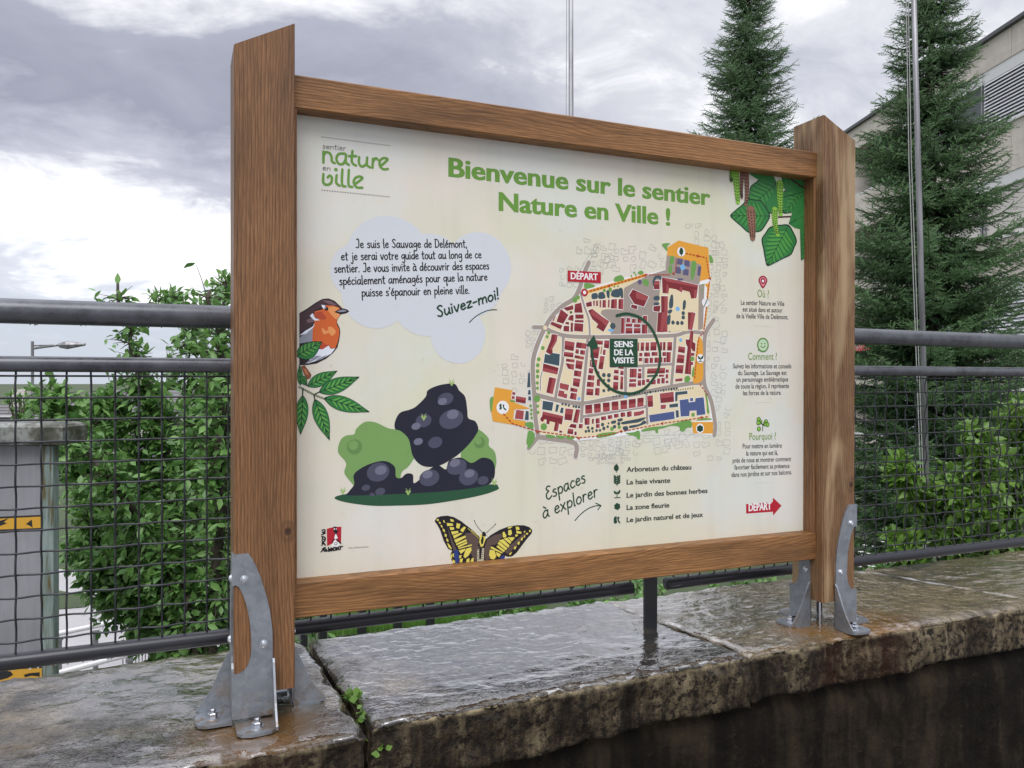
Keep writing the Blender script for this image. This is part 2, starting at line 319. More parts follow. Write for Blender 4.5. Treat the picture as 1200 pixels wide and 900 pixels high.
class MB:
    def __init__(s): s.V = []; s.F = []
    def add(s, V, Fs):
        b = len(s.V); s.V += [tuple(map(float, v)) for v in V]; s.F += [tuple(i + b for i in f) for f in Fs]; return s
    def box(s, c, size, rot=0.0, bev=0.0):
        x, y, z = [a/2 for a in size]; ca, sa = math.cos(rot), math.sin(rot)
        if bev:
            P = []
            for zz, i in ((-z, bev), (-z + bev, 0), (z - bev, 0), (z, bev)):
                for sx, sy in ((-1, -1), (1, -1), (1, 1), (-1, 1)):
                    b = bev
                    if sx*sy > 0: P += [(sx*(x-i), sy*(y-b-i*0), zz), (sx*(x-b), sy*(y-i), zz)]
                    else: P += [(sx*(x-b), sy*(y-i), zz), (sx*(x-i), sy*(y-b), zz)]
            V = P; Fs = []
            for r in range(3):
                for k in range(8): Fs.append((r*8+k, r*8+(k+1) % 8, r*8+8+(k+1) % 8, r*8+8+k))
            Fs.append(tuple(range(7, -1, -1))); Fs.append(tuple(range(24, 32)))
        else:
            V = [(-x, -y, -z), (x, -y, -z), (x, y, -z), (-x, y, -z), (-x, -y, z), (x, -y, z), (x, y, z), (-x, y, z)]
            Fs = [(0, 3, 2, 1), (4, 5, 6, 7), (0, 1, 5, 4), (1, 2, 6, 5), (2, 3, 7, 6), (3, 0, 4, 7)]
        V = [(c[0]+ca*a-sa*b, c[1]+sa*a+ca*b, c[2]+d) for a, b, d in V]
        return s.add(V, Fs)
    def tube(s, pts, r, n=8, cap=True):
        pts = [Vector(p) for p in pts]; rs = r if isinstance(r, (list, tuple)) else [r]*len(pts)
        rings = []; prev = None
        for i, p in enumerate(pts):
            d = (pts[min(i+1, len(pts)-1)] - pts[max(i-1, 0)]).normalized()
            if prev is None: a = d.orthogonal().normalized()
            else: a = (prev - d*prev.dot(d)).normalized()
            prev = a; b = d.cross(a)
            rings.append([p + (a*math.cos(2*math.pi*k/n) + b*math.sin(2*math.pi*k/n))*rs[i] for k in range(n)])
        V = [v for rg in rings for v in rg]; Fs = []
        for i in range(len(pts)-1):
            for k in range(n): Fs.append((i*n+k, i*n+(k+1) % n, (i+1)*n+(k+1) % n, (i+1)*n+k))
        if cap: Fs.append(tuple(range(n-1, -1, -1))); Fs.append(tuple(range((len(pts)-1)*n, len(pts)*n)))
        return s.add(V, Fs)
    def prism(s, poly, o, ax, ay, an, t):                    # 2-D outline in plane (ax, ay) from o, thickness t along an
        o, ax, ay, an = map(Vector, (o, ax, ay, an)); n = len(poly)
        V = [o + ax*a + ay*b for a, b in poly] + [o + ax*a + ay*b + an*t for a, b in poly]
        Fs = [tuple(range(n-1, -1, -1)), tuple(range(n, 2*n))] + [(k, (k+1) % n, n+(k+1) % n, n+k) for k in range(n)]
        return s.add(V, Fs)
    def lathe(s, prof, c, n=16, axis='Z'):                   # prof: (radius, height)
        V = []
        for r, h in prof:
            for k in range(n):
                a = 2*math.pi*k/n; q = (r*math.cos(a), r*math.sin(a), h)
                if axis == 'Y': q = (q[0], q[2], q[1])
                if axis == 'X': q = (q[2], q[0], q[1])
                V.append((c[0]+q[0], c[1]+q[1], c[2]+q[2]))
        Fs = [(i*n+k, i*n+(k+1) % n, (i+1)*n+(k+1) % n, (i+1)*n+k) for i in range(len(prof)-1) for k in range(n)]
        Fs.append(tuple(range(n-1, -1, -1))); Fs.append(tuple(range((len(prof)-1)*n, len(prof)*n)))
        return s.add(V, Fs)
    def obj(s, name, m, parent=None, loc=None, smooth=False):
        if loc is None: loc = tuple(WL[parent.name]) if parent else tuple(np.mean(np.array(s.V), axis=0))
        return mk(name, s.V, s.F, m, parent, loc, smooth=smooth)
def struct(o): o['kind'] = 'structure'; return o
def fixn(o):
    import bmesh
    bm = bmesh.new(); bm.from_mesh(o.data); bmesh.ops.recalc_face_normals(bm, faces=bm.faces); bm.to_mesh(o.data); bm.free(); return o
# ------------------------------------------------------------------ ground on both sides
def grid_sheet(name, xs, ys, zf, m):
    xs = np.asarray(xs, float); ys = np.asarray(ys, float); X, Y = np.meshgrid(xs, ys)
    Z = zf(X, Y); V = np.stack([X, Y, Z], -1).reshape(-1, 3); nx = len(xs); ny = len(ys)
    i = (np.arange(ny-1)[:, None]*nx + np.arange(nx-1)[None]).ravel()
    return struct(mk(name, V, np.stack([i, i+1, i+nx+1, i+nx], 1), m, smooth=True))
def asph(g, b):
    geo = g.n('ShaderNodeNewGeometry'); p = geo.outputs['Position']; n = g.noise(p, 1.2, 5, .6); n2 = g.noise(p, 120, 3, .7)
    g.l(g.ramp(g.math('ADD', g.math('MULTIPLY', n, .6), g.math('MULTIPLY', n2, .4)), [(.35, (.10, .098, .10)), (.65, (.20, .195, .195))]), b.inputs['Base Color'])
    g.l(g.ramp(n, [(.35, .16), (.65, .5)]), b.inputs['Roughness']); bump(g, b, n2, .3, .004)
M['asphalt'] = mat('wet_asphalt', build=asph)
def earth(g, b):
    geo = g.n('ShaderNodeNewGeometry'); p = geo.outputs['Position']; n = g.noise(p, .5, 6, .65)
    g.l(g.ramp(n, [(.35, (.035, .055, .022)), (.6, (.06, .085, .035)), (.75, (.10, .095, .06))]), b.inputs['Base Color']); b.inputs['Roughness'].default_value = .9
M['earth'] = mat('grassy_ground', build=earth)
BZ = -1.1
def terr(X, Y):
    d = np.hypot(X - CAM[0], Y - CAM[1]); t = np.clip((d-19)/90, 0, 1); t = t*t*(3-2*t)
    side = np.clip(((X - CAM[0])*math.cos(YAW) - (Y - CAM[1])*math.sin(YAW) + 2)/-8, 0, 1)
    return BZ - 12*t*side + 0*X
ax_ = np.concatenate([-np.geomspace(3000, 30, 24), np.linspace(-28, 60, 60), np.geomspace(64, 3000, 24)])
ay_ = np.concatenate([[.36], np.linspace(.8, 60, 50), np.geomspace(64, 3000, 24)])
grid_sheet('ground', ax_, ay_, terr, 'earth')
grid_sheet('street', [-3000, -40, 0, 40, 3000], [-3000, -40, -4, 0], lambda X, Y: 0*X, 'asphalt')

# ------------------------------------------------------------------ stone wall with its coping slabs
wallT = thing('stone_wall', (1.0, .17, 0), 'low damp wall capped with wet rough stone slabs that carries the board and the railing', 'wall')
def face_y(x):                                    # where the coping front stands
    return -.058
def slab(name, fl, fr, bl, br, zt, th, m, seed, lip=.010, tiltx=0.0, dip=0.0):
    """fl, fr, bl, br: plan corners (x, y)"""
    L = max(fr[0]-fl[0], br[0]-bl[0]); N = int(L/.0075); prof = []
    for k in range(16): prof.append(('f', k/15))
    for k in range(1, 64): prof.append(('t', k/63))
    for k in range(1, 5): prof.append(('b', k/4))
    prof.append(('u', .5))
    Mp = len(prof); V = np.zeros((N+1, Mp, 3)); O = seed*13.7
    def fr_(x, y, z, o=4): return noise.fractal(Vector((x, y, z)), 1.0, 2.0, o)
    for i in range(N+1):
        u = i/N; f0 = np.array(fl)*(1-u) + np.array(fr)*u; b0 = np.array(bl)*(1-u) + np.array(br)*u
        ew = min(u, 1-u)*L; er = .007*max(0, 1 - ew/.010)                 # worn ends
        for j, (kind, t) in enumerate(prof):
            if kind == 'f': xy = f0; z = zt - th*(1-t)
            elif kind == 't': xy = f0*(1-t) + b0*t; z = zt
            elif kind == 'b': xy = b0; z = zt - th*t
            else: xy = (f0+b0)/2; z = zt - th
            x, y = xy; dz = 0.0; dy = 0.0; dx = 0.0
            if kind == 't' or (kind == 'f' and t > .99):
                dz = .0042*fr_(x*2.6+O, y*4, 1) + .0020*fr_(x*14+O, y*24, 2) + .0011*fr_(x*50+O, y*60, 3)
                dd = t*np.linalg.norm(b0-f0) if kind == 't' else 0
                dz -= .009*math.exp(-(dd/.010)) * (1 + .8*fr_(x*30+O, 5, 1))
                if kind == 't':
                    db = (1-t)*np.linalg.norm(b0-f0); dz -= .008*math.exp(-(db/.012))*(1+fr_(x*25, 9, 2))
                dz += dip*(x - (fl[0]+fr[0])/2)
                w = .75*fr_(x*42+O, 3, 3) + .25*fr_(x*9+O, 3, 8)
                if kind == 't': dy = lip*.8*w*math.exp(-dd/.03)
                else: dy = lip*.8*w
                n = fr_(u*3+O, y*16, 4, 5); dx = .012*n*max(0, 1-ew/.03)*(1 if u > .5 else -1)
                dz -= er
            elif kind == 'f':
                rough = fr_(x*16+O, z*22, 6, 4); big = fr_(x*5+O, z*6, 7)
                top = math.exp(-((1-t)/.12))
                dy = .0065*rough + .010*big*(1-top) + lip*.8*(.75*fr_(x*42+O, 3, 3) + .25*fr_(x*9+O, 3, 8))*top
                dy -= .003*math.sin(math.pi*t)
                if t < .2: dz = (.011*fr_(x*4+O, 2, 8, 3) + .004*fr_(x*22+O, 2, 9, 3))*(1-t/.2)
                dz += dip*(x - (fl[0]+fr[0])/2) + er*-.5
                dx = .008*fr_(O, z*30, 3)*max(0, 1-ew/.02)*(1 if u > .5 else -1)
            elif kind == 'b':
                dy = .008*fr_(x*18+O, z*20, 11)
            V[i, j] = (x+dx, y+dy, z+dz)
    idx = (np.arange(N)[:, None]*Mp + np.arange(Mp)[None]); jn = (np.arange(Mp)+1) % Mp
    A = np.stack([idx, np.arange(N)[:, None]*Mp + jn[None], (np.arange(N)[:, None]+1)*Mp + jn[None], idx + Mp], -1).reshape(-1, 4)
    me_V = V.reshape(-1, 3)
    Fs = [tuple(a[::-1]) for a in A.tolist()]
    Fs.append(tuple(range(Mp))); Fs.append(tuple(N*Mp + k for k in range(Mp-1, -1, -1)))
    o = mk(name, me_V, Fs, m, wallT, (fl[0], fl[1], zt), smooth=True); return fixn(o)
slab('coping_stone', (-1.75, -.135), (.198, -.112), (-1.75, .395), (.170, .405), 1.0, .125, 'coping_left', 1, .010)
slab('coping_stone', (.214, -.088), (1.036, -.060), (.186, .405), (.940, .418), 1.001, .112, 'coping_mid', 2, .007)
slab('coping_stone', (1.046, -.060), (2.02, -.048), (.950, .420), (1.850, .428), 1.0, .105, 'coping_right', 3, .006)
slab('coping_stone', (2.0225, -.048), (4.2, -.045), (1.8525, .425), (4.2, .43), .997, .105, 'coping_right', 4, .008)
# wall body under the slabs
N = 260; K = 40; V = []
for i in range(N+1):
    for k in range(K+1):
        x = -1.75 + 5.95*i/N; z = .88*k/K
        base = -.035 if x > .2 else -.075 if x < .16 else -.055
        y = base + .012*noise.fractal(Vector((x*3, z*3, 1)), 1, 2, 4) + .006*noise.fractal(Vector((x*18, z*18, 4)), 1, 2, 4)
        if z > .84: y += .02*(z-.84)/.04
        V.append((x, y, z))
Fw = [(i*(K+1)+k, (i+1)*(K+1)+k, (i+1)*(K+1)+k+1, i*(K+1)+k+1) for i in range(N) for k in range(K)]
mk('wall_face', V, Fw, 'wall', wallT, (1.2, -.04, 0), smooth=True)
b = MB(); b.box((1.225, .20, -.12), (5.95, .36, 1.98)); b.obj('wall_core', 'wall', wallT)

# ------------------------------------------------------------------ the railing behind
FY = .180
fence = thing('mesh_fence', (.944, FY, 1.0), 'dark steel railing of two round rails above a woven wire mesh panel behind the board', 'fence')
MBf = MB
posts_x = (-.96, .944, 2.85)
def dripline(x0, x1, y, z, r, n):
    """water beads hanging under a rail"""
    b = MB()
    for _ in range(n):
        x = rng.uniform(x0, x1); s = rng.uniform(.35, 1.0)
        b.lathe([(.0002, -.0050*s), (.0016*s, -.0040*s), (.0026*s, -.0018*s), (.0036*s, .0006), (.0058*s, .0026)], (x, y, z-r), 8)
    return b
b = MB(); b.tube([(x, FY, 1.704 + .0008*math.sin(x*5)) for x in np.linspace(-1.9, 4.2, 60)], .0218, 20, True); b.obj('handrail', 'rail', fence, smooth=True)
b = MB(); b.tube([(x, FY, 1.612) for x in np.linspace(-1.9, 4.2, 30)], .0138, 16, True); b.obj('middle_rail', 'rail', fence, smooth=True)
for x0, x1 in ((-.93, .893), (.988, 2.80), (2.89, 4.2), (-1.9, -.99)):
    b = MB(); b.tube([(x, FY, 1.0975) for x in np.linspace(x0, x1, 20)], .0142, 16, True); b.obj('bottom_rail', 'rail_dark', fence, smooth=True)
for x in posts_x:
    b = MB(); b.box((x, FY, 1.344), (.034, .012, .70), 0, .002); b.obj('post', 'dark', fence)
wd = dripline(-1.0, 0.02, FY, 1.704, .0215, 44)
for args in ((-1.0, .02, FY, 1.0975, .0140, 40), (1.3, 2.5, FY, 1.0975, .014, 50)): q = dripline(*args); wd.add(q.V, q.F)
o = wd.obj('water_beads', 'water', fence, smooth=True); o['kind'] = 'stuff'
# woven wires: verticals and horizontals, each crimped over and under the other
CX, CZ, WR, AMP = .0385, .0375, .0019, .0034
def crimp_mesh(name, n, cell, phase, vertical, sub=4):
    pts = []
    for i in range(n*sub+1):
        t = i/sub*cell; y = AMP*math.cos(math.pi*i/sub + math.pi*phase)*(1 if vertical else -1)
        y = max(-1, min(1, y/AMP*1.35))*AMP
        pts.append((0, y, t) if vertical else (t, y, 0))
    b = MB(); b.tube(pts, WR, 5, True); me = rawmesh(name, b.V, b.F, True); me.materials.append(M['wire']); return me
zbot, ztop = 1.105, 1.605
nz = int((ztop-zbot)/CZ) + 1
for (x0, x1) in ((-.93, .893), (.993, 2.80)):
    nx = int((x1-x0)/CX)
    vm_ = [crimp_mesh('mesh_wire', nz-1, CZ*(ztop-zbot)/((nz-1)*CZ), p, True) for p in (0, 1)]
    cz = (ztop-zbot)/(nz-1); x_off = (x1-x0-nx*CX)/2
    hm_ = [crimp_mesh('mesh_wire', nx, CX, p, False) for p in (0, 1)]
    for i in range(nx+1):
        o = bpy.data.objects.new('mesh_wire', vm_[i % 2]); COL.objects.link(o); place(o, fence, (x0+x_off+i*CX, FY, zbot))
    for j in range(1, nz):
        o = bpy.data.objects.new('mesh_wire', hm_[j % 2]); COL.objects.link(o); place(o, fence, (x0+x_off, FY, zbot+(j-.35)*cz))

# ------------------------------------------------------------------ the information board
LIN = 1.2005; RX = .1 + LIN
board = thing('information_board', (.7, .05, 1.0), 'large oak framed information board printed with a town trail map, standing on the wet coping', 'information board')
def oak_piece(name, size, world_loc, axis, m, parent, topcut=None, bev=.0022):
    """timber with its grain along local Z; axis says where local Z points; topcut=(z at local x=0, z at local x=w)"""
    w, d, L = size; b = MB(); e = bev
    sec = [(e, 0), (w-e, 0), (w, e), (w, d-e), (w-e, d), (e, d), (0, d-e), (0, e)]
    zt = lambda x: L if topcut is None else topcut[0] + (topcut[1]-topcut[0])*x/w
    V = [(x, y, 0) for x, y in sec] + [(x, y, zt(x)) for x, y in sec]
    Fs = [tuple(range(7, -1, -1)), tuple(range(8, 16))] + [(k, (k+1) % 8, 8+(k+1) % 8, 8+k) for k in range(8)]
    rot = None
    if axis == 'X':    # local z -> +x, local x -> +z , local y -> +y
        V = [(x, y, z) for x, y, z in V]; Fs = [f[::-1] for f in Fs]
        V = [(-x, y, z) for x, y, z in V]; rot = (0, math.radians(90), 0); Fs = Fs
    me = rawmesh(name, V, Fs); me.materials.append(M[m]); me.materials.append(M['oak_end'])
    me.polygons[0].material_index = 1; me.polygons[1].material_index = 1; 
    o = bpy.data.objects.new(name, me); COL.objects.link(o); place(o, parent, world_loc, rot); return fixn(o)
zb = 1.0 + .055
PL = oak_piece('post', (.1, .1, 1), (0, 0, 1.049), 'Z', 'oak', board, (2.151-1.049, 2.204-1.049))
PR = oak_piece('post', (.1, .1, 1), (RX, 0, 1.064), 'Z', 'oak_knotty', board, (2.206-1.064, 2.155-1.064))
oak_piece('top_rail', (.0592, .05, LIN), (.1, .0219, 2.0649), 'X', 'oak_rail', board)
oak_piece('bottom_rail', (.0632, .05, LIN), (.1, .0219, 1.1622), 'X', 'oak_rail', board)
oak_piece('side_lath', (.0065, .034, 2.0649-1.2254-.001), (.1, .0225, 1.2259), 'Z', 'oak', board, bev=.001)
oak_piece('side_lath', (.0065, .034, 2.0649-1.2254-.001), (RX-.0065, .0225, 1.2259), 'Z', 'oak', board, bev=.001)
kb = MB(); PY = .056
kb.box((.1+LIN/2, PY+.004, 1.645), (LIN-.001, .008, .87)); panel = kb.obj('panel', 'panel', board)
# two corner brackets per post
WING = [(0, .010), (.066, .010), (.066, .103), (.0655, .151), (.0635, .172), (.061, .190), (.0565, .211), (.052, .227), (.046, .248), (.038, .269), (.030, .284), (.0265, .2895), (.0, .2895),
        (0, .2365), (.006, .2375), (.011, .234), (.017, .221), (.022, .206), (.026, .188), (.029, .169), (.0305, .148), (.031, .125), (.029, .110), (.0245, .098), (.018, .090), (.010, .0866), (0, .0866)]
GUS = [(0, .106), (0, .004), (.055, .004), (.055, .010), (.044, .022), (.032, .040), (.022, .061), (.012, .084), (.005, .100)]
def bracket(cx, cy, d1, n1, d2, n2):
    cz = 1.0005; bb = MB()
    root = None
    for d, nrm, cut in ((d1, n1, 0), (d2, n2, .0037)):
        d = np.array(d+(0,)); nrm = np.array(nrm+(0,)); o = np.array((cx, cy, cz)) - d*.0035
        bb.prism([(max(a, cut), z) for a, z in WING], o, d, (0, 0, 1), nrm, .0035)
        bb.prism(GUS, o + d*.0655 + nrm*.0035, nrm, (0, 0, 1), d, .0035)
        # rounded foot
        foot = [(0.0042, 0), (.070, 0), (.0705, .036), (.067, .047), (.058, .055), (.045, .058), (.026, .058), (.012, .053), (.005, .043)]
        bb.prism(foot, o + nrm*.003, d, nrm, (0, 0, 1), .005)
    o = bb.obj('corner_bracket', 'galv', board, (cx, cy, 1.0)); fixn(o)
    for d, nrm in ((d1, n1), (d2, n2)):
        d = np.array(d+(0,)); nrm = np.array(nrm+(0,)); axis = 'Y' if abs(nrm[1]) > .5 else 'X'
        for a, z in ((.0195, .2455), (.0515, .132)):
            s = MB(); sg = float(nrm.sum()); c = np.array((cx, cy, cz)) - d*.0035 + d*a + nrm*.0035 + np.array((0, 0, z))
            s.lathe([(.0078, 0), (.0074, sg*.0009), (.0056, sg*.0012), (.0055, sg*.0022), (.0046, sg*.0038), (.0022, sg*.0046), (.0021, sg*.0026)], tuple(c), 12, axis)
            fixn(s.obj('screw', 'screw', o, tuple(c), smooth=False))
        c = np.array((cx, cy, cz+.005)) + d*.034 + nrm*.033; s = MB()
        s.lathe([(.0125, 0), (.0125, .0018), (.0085, .0020), (.0085, .0075), (.0070, .0088), (.0048, .0088), (.0048, .014), (.004, .0148)], tuple(c), 6)
        s.lathe([(.0125, 0), (.0122, .0018)], tuple(c), 20); fixn(s.obj('foot_bolt', 'screw', o, tuple(c)))
bracket(0, 0, (1, 0), (0, -1), (0, 1), (-1, 0))
bracket(.1, .1, (-1, 0), (0, 1), (0, -1), (1, 0))
bracket(RX+.1, 0, (-1, 0), (0, -1), (0, 1), (1, 0))
bracket(RX, .1, (1, 0), (0, 1), (0, -1), (-1, 0))
for x, z in ((.05, 1.049), (RX+.05, 1.064)):
    b = MB(); b.lathe([(.007, 0), (.007, z-1.0), (.006, z-.9995)], (x-.01, .05, .9990), 10); b.obj('levelling_bolt', 'screw', board)
# rain beads on the panel
b = MB()
for k in range(1400):
    x = rng.uniform(.115, RX-.012); z = 1.232 + (rng.random()**1.25)*.80
    s = rng.uniform(.0005, .0010)*(1.5 if rng.random() < .07 else 1); st = rng.uniform(.9, 1.5)
    n = 8; ring = [(x+s*math.cos(6.283*q/n), PY-.0011, z+s*st*math.sin(6.283*q/n)) for q in range(n)]
    r2 = [(x+s*.62*math.cos(6.283*q/n), PY-.0011-s*.55, z+s*st*.62*math.sin(6.283*q/n)) for q in range(n)]
    b.add(ring+r2+[(x, PY-.0011-s*.75, z)], [(q, (q+1) % n, n+(q+1) % n, n+q) for q in range(n)] + [(n+q, n+(q+1) % n, 2*n) for q in range(n)])
M['bead'] = mat('rain_bead', (.80, .80, .76), .06, Specular_IOR_Level=.8, Coat_Weight=1.0)
o = b.obj('rain_beads', 'water', panel, smooth=True); o['kind'] = 'stuff'; fixn(o)
# ------------------------------------------------------------------ cabinet beside the ramp
Zc = 3.3
def cabm(g, b):
    geo = g.n('ShaderNodeNewGeometry'); p = geo.outputs['Position']; n = g.noise(p, 1.0, 4, .6, 0, (30, 30, 3)); n2 = g.noise(p, 3, 4, .6)
    g.l(g.ramp(g.math('ADD', g.math('MULTIPLY', n, .4), g.math('MULTIPLY', n2, .6)), [(.35, (.20, .205, .22)), (.65, (.30, .305, .33))]), b.inputs['Base Color']); b.inputs['Roughness'].default_value = .35
M['cab'] = mat('grey_sheet_metal', metal=.05, build=cabm)
def capm(g, b):
    geo = g.n('ShaderNodeNewGeometry'); p = geo.outputs['Position']; n = g.noise(p, 7, 5, .65, .3); n2 = g.noise(p, 60, 4, .6)
    g.l(g.ramp(g.math('ADD', g.math('MULTIPLY', n, .7), g.math('MULTIPLY', n2, .3)), [(.40, (.035, .038, .025)), (.5, (.09, .09, .07)), (.6, (.24, .25, .24))]), b.inputs['Base Color']); b.inputs['Roughness'].default_value = .4
M['cap'] = mat('mossy_concrete_cap', build=capm)
def patina(g, b):
    geo = g.n('ShaderNodeNewGeometry'); p = geo.outputs['Position']; n = g.noise(p, 1.0, 5, .6, .5, (40, 40, 4))
    g.l(g.ramp(n, [(.38, (.10, .08, .03)), (.46, (.16, .21, .19)), (.6, (.25, .31, .29)), (.7, (.17, .2, .19))]), b.inputs['Base Color']); b.inputs['Roughness'].default_value = .45
M['patina'] = mat('patinated_metal', build=patina)
pc = cw(-1.9, Zc)
def fbox(b, X0, X1, Z0, Z1, z0, z1):         # box aligned with the camera frame
    q = [cw(X0, Z0), cw(X1, Z0), cw(X1, Z1), cw(X0, Z1)]
    V = [(a[0], a[1], z0) for a in q] + [(a[0], a[1], z1) for a in q]
    b.add(V, [(0, 3, 2, 1), (4, 5, 6, 7), (0, 1, 5, 4), (1, 2, 6, 5), (2, 3, 7, 6), (3, 0, 4, 7)]); return b
px2X = lambda px, Z: (px-600)/F*Z
hz = lambda py, Z: CAM[2] - (py-445.5)/F*Z
ct = thing('metal_cabinet', (pc[0], pc[1], BZ), 'grey metal cabinet with mossy cap and yellow stickers behind the left mesh', 'cabinet')
b = MB(); fbox(b, px2X(-160, Zc), px2X(50, Zc), Zc, Zc+.10, BZ, hz(523, Zc)); fixn(b.obj('cabinet_body', 'cab', ct))
b = MB(); fbox(b, px2X(50.3, Zc), px2X(64, Zc), Zc-.012, Zc+.03, BZ, hz(523, Zc)); fixn(b.obj('corner_column', 'patina', ct))
b = MB()
prof = [(0, -.075), (.008, -.085), (.014, -.07), (.014, -.012), (.004, 0), (-.02, .006)]
X1 = px2X(80, Zc); X0 = px2X(-170, Zc); zc = hz(498, Zc-.05)
Vv = []
for (o_, h) in prof:
    for (X, Z) in ((X0-o_, Zc-.05-o_), (X1+o_, Zc-.05-o_), (X1+o_, Zc+.11+o_), (X0-o_, Zc+.11+o_)):
        q = cw(X, Z); Vv.append((q[0], q[1], zc+h))
Ff = [(r*4+k, r*4+(k+1) % 4, r*4+4+(k+1) % 4, r*4+4+k) for r in range(len(prof)-1) for k in range(4)] + [(3, 2, 1, 0), tuple(range(20, 24))]
b.add(Vv, Ff); fixn(b.obj('cap', 'cap', ct))
M['yellow'] = mat('yellow_sticker', (.62, .33, .03), .4); M['black'] = mat('black_print', (.012, .012, .014), .4)
def sticker(ytop, marks):
    Zs = Zc - .002
    def q(px, py, dz=0): a = cw(px2X(px, Zs), Zs-dz); return (a[0], a[1], hz(py, Zs))
    b = MB(); b.add([q(-60, ytop+22), q(51, ytop+17), q(51, ytop), q(-60, ytop+5)], [(0, 1, 2, 3)]); s = b.obj('sticker', 'yellow', ct)
    b = MB()
    for m_ in marks: b.add([q(x, y+ytop, .0006) for x, y in m_], [tuple(range(len(m_)))])
    b.obj('sticker_print', 'black', s)
sticker(604, [[(-60, 7.5), (51, 1.8), (51, 0), (-60, 5)], [(-60, 22), (51, 17), (51, 15.2), (-60, 20)],
              [(0, 7), (10, 4), (4, 8.5), (8, 10), (0, 13), (-14, 14), (-14, 8)], [(30, 11), (37, 5.5), (38, 15), (34, 12.5)], [(-30, 8), (-20, 20), (-40, 18)]])
sticker(782, [[(-60, 7.5), (51, 1.8), (51, 0), (-60, 5)], [(0, 4), (12, 6), (15, 10), (8, 14), (0, 16), (-20, 17), (-20, 6)], [(27, 10), (34, 8), (46, 7), (46, 12), (36, 11), (29, 13)]])

# ------------------------------------------------------------------ road, ramp and its rails
def strip(name, pts, m, z):
    q = [onZ(px, py, z) for px, py in pts]; return struct(mk(name, q, [tuple(range(len(q)))], m))
def pave(g, b):
    geo = g.n('ShaderNodeNewGeometry'); p = geo.outputs['Position']; n = g.noise(p, .9, 4, .6); n2 = g.noise(p, 60, 3, .7)
    g.l(g.ramp(g.math('ADD', g.math('MULTIPLY', n, .6), g.math('MULTIPLY', n2, .4)), [(.35, (.30, .29, .295)), (.65, (.42, .41, .41))]), b.inputs['Base Color'])
    g.l(g.ramp(n, [(.35, .2), (.65, .55)]), b.inputs['Roughness'])
M['pave'] = mat('wet_pavement', build=pave)
strip('road', [(-400, 900), (-400, 672), (0, 668), (300, 662), (330, 720), (420, 900)], 'pave', BZ+.008)
strip('planting_bed', [(40, 716), (100, 711), (112, 700), (60, 690), (-60, 690)], 'earth', BZ+.016)
strip('yellow_line', [(140, 716.5), (214, 706.5), (214, 704), (140, 713.5)], 'yellow', BZ+.016)
M['handrail_pale'] = mat('pale_painted_rail', (.62, .62, .63), .3)
M['post_grey'] = mat('grey_post', (.22, .22, .23), .4, .5)
def ramp_rail(label, p0, p1, zt, nposts, zbase, ex=0):
    a = onZ(*p0, zt); c = onZ(*p1, zt); d = c-a; a = a - d*.4; c = c + d*.5
    t = thing('ramp_railing', ((a+c)/2*np.array([1, 1, 0]) + np.array([0, 0, zbase])).tolist(), label, 'railing')
    b = MB(); b.tube([a, (a+c)/2, c], .021, 8); b.obj('top_bar', 'handrail_pale', t, smooth=True)
    for k in range(nposts):
        q = a + (c-a)*(k+.5)/nposts; b = MB(); b.tube([(q[0], q[1], zbase), (q[0], q[1], zt-.04)], .021, 8)
        b.lathe([(.03, 0), (.03, .012)], (q[0], q[1], zt-.055), 8); b.obj('rail_post', 'post_grey', t)
    return t
ramp_rail('pale ramp railing on grey posts below the leafy tree', (68, 742.6), (214, 712), -.45, 7, BZ)
t2 = ramp_rail('lower white rail with thin bars at the foot of the coping', (75, 787), (209, 752), -.62, 5, BZ)
a = onZ(144, 772, -.66); c = onZ(300, 742, -.66); bb = MB()
for k in range(46):
    q = a + (c-a)*k/45; bb.tube([(q[0], q[1], BZ+.05), (q[0], q[1], -.64)], .005, 4)
bb.obj('bar_infill', 'post_grey', t2)['kind'] = 'stuff'
# dark picket posts at the lawn edge
proto = None
for k, (px, py) in enumerate([(203, 764), (226, 762), (355, 752), (378, 742), (424, 740), (466, 738), (504, 733)]):
    q = onZ(px, py+6, BZ); 
    if proto is None:
        t = thing('picket_post', (q[0], q[1], BZ), 'x', 'post', 'short dark posts at the lawn edge'); b = MB()
        b.box((q[0], q[1], BZ+.3), (.075, .075, .6), .2, .008); b.obj('shaft', M['dark'], t)
        b = MB(); b.box((q[0], q[1], BZ+.612), (.09, .09, .022), .2, .006); b.obj('cap', M['dark'], t); proto = t
    else:
        t = proto.copy(); COL.objects.link(t); t.location = (q[0], q[1], BZ)
        for ch in proto.children: c_ = ch.copy(); COL.objects.link(c_); c_.parent = t
    t['label'] = ['short dark post left of the left bracket, nearest the ramp', 'short dark post just left of the left bracket',
                  'short dark post seen just right of the left oak post', 'second dark post right of the left oak post', 'dark post where the lawn begins',
                  'dark post in the lawn strip beneath the bottom rail', 'rightmost short dark post in the lawn strip'][k]

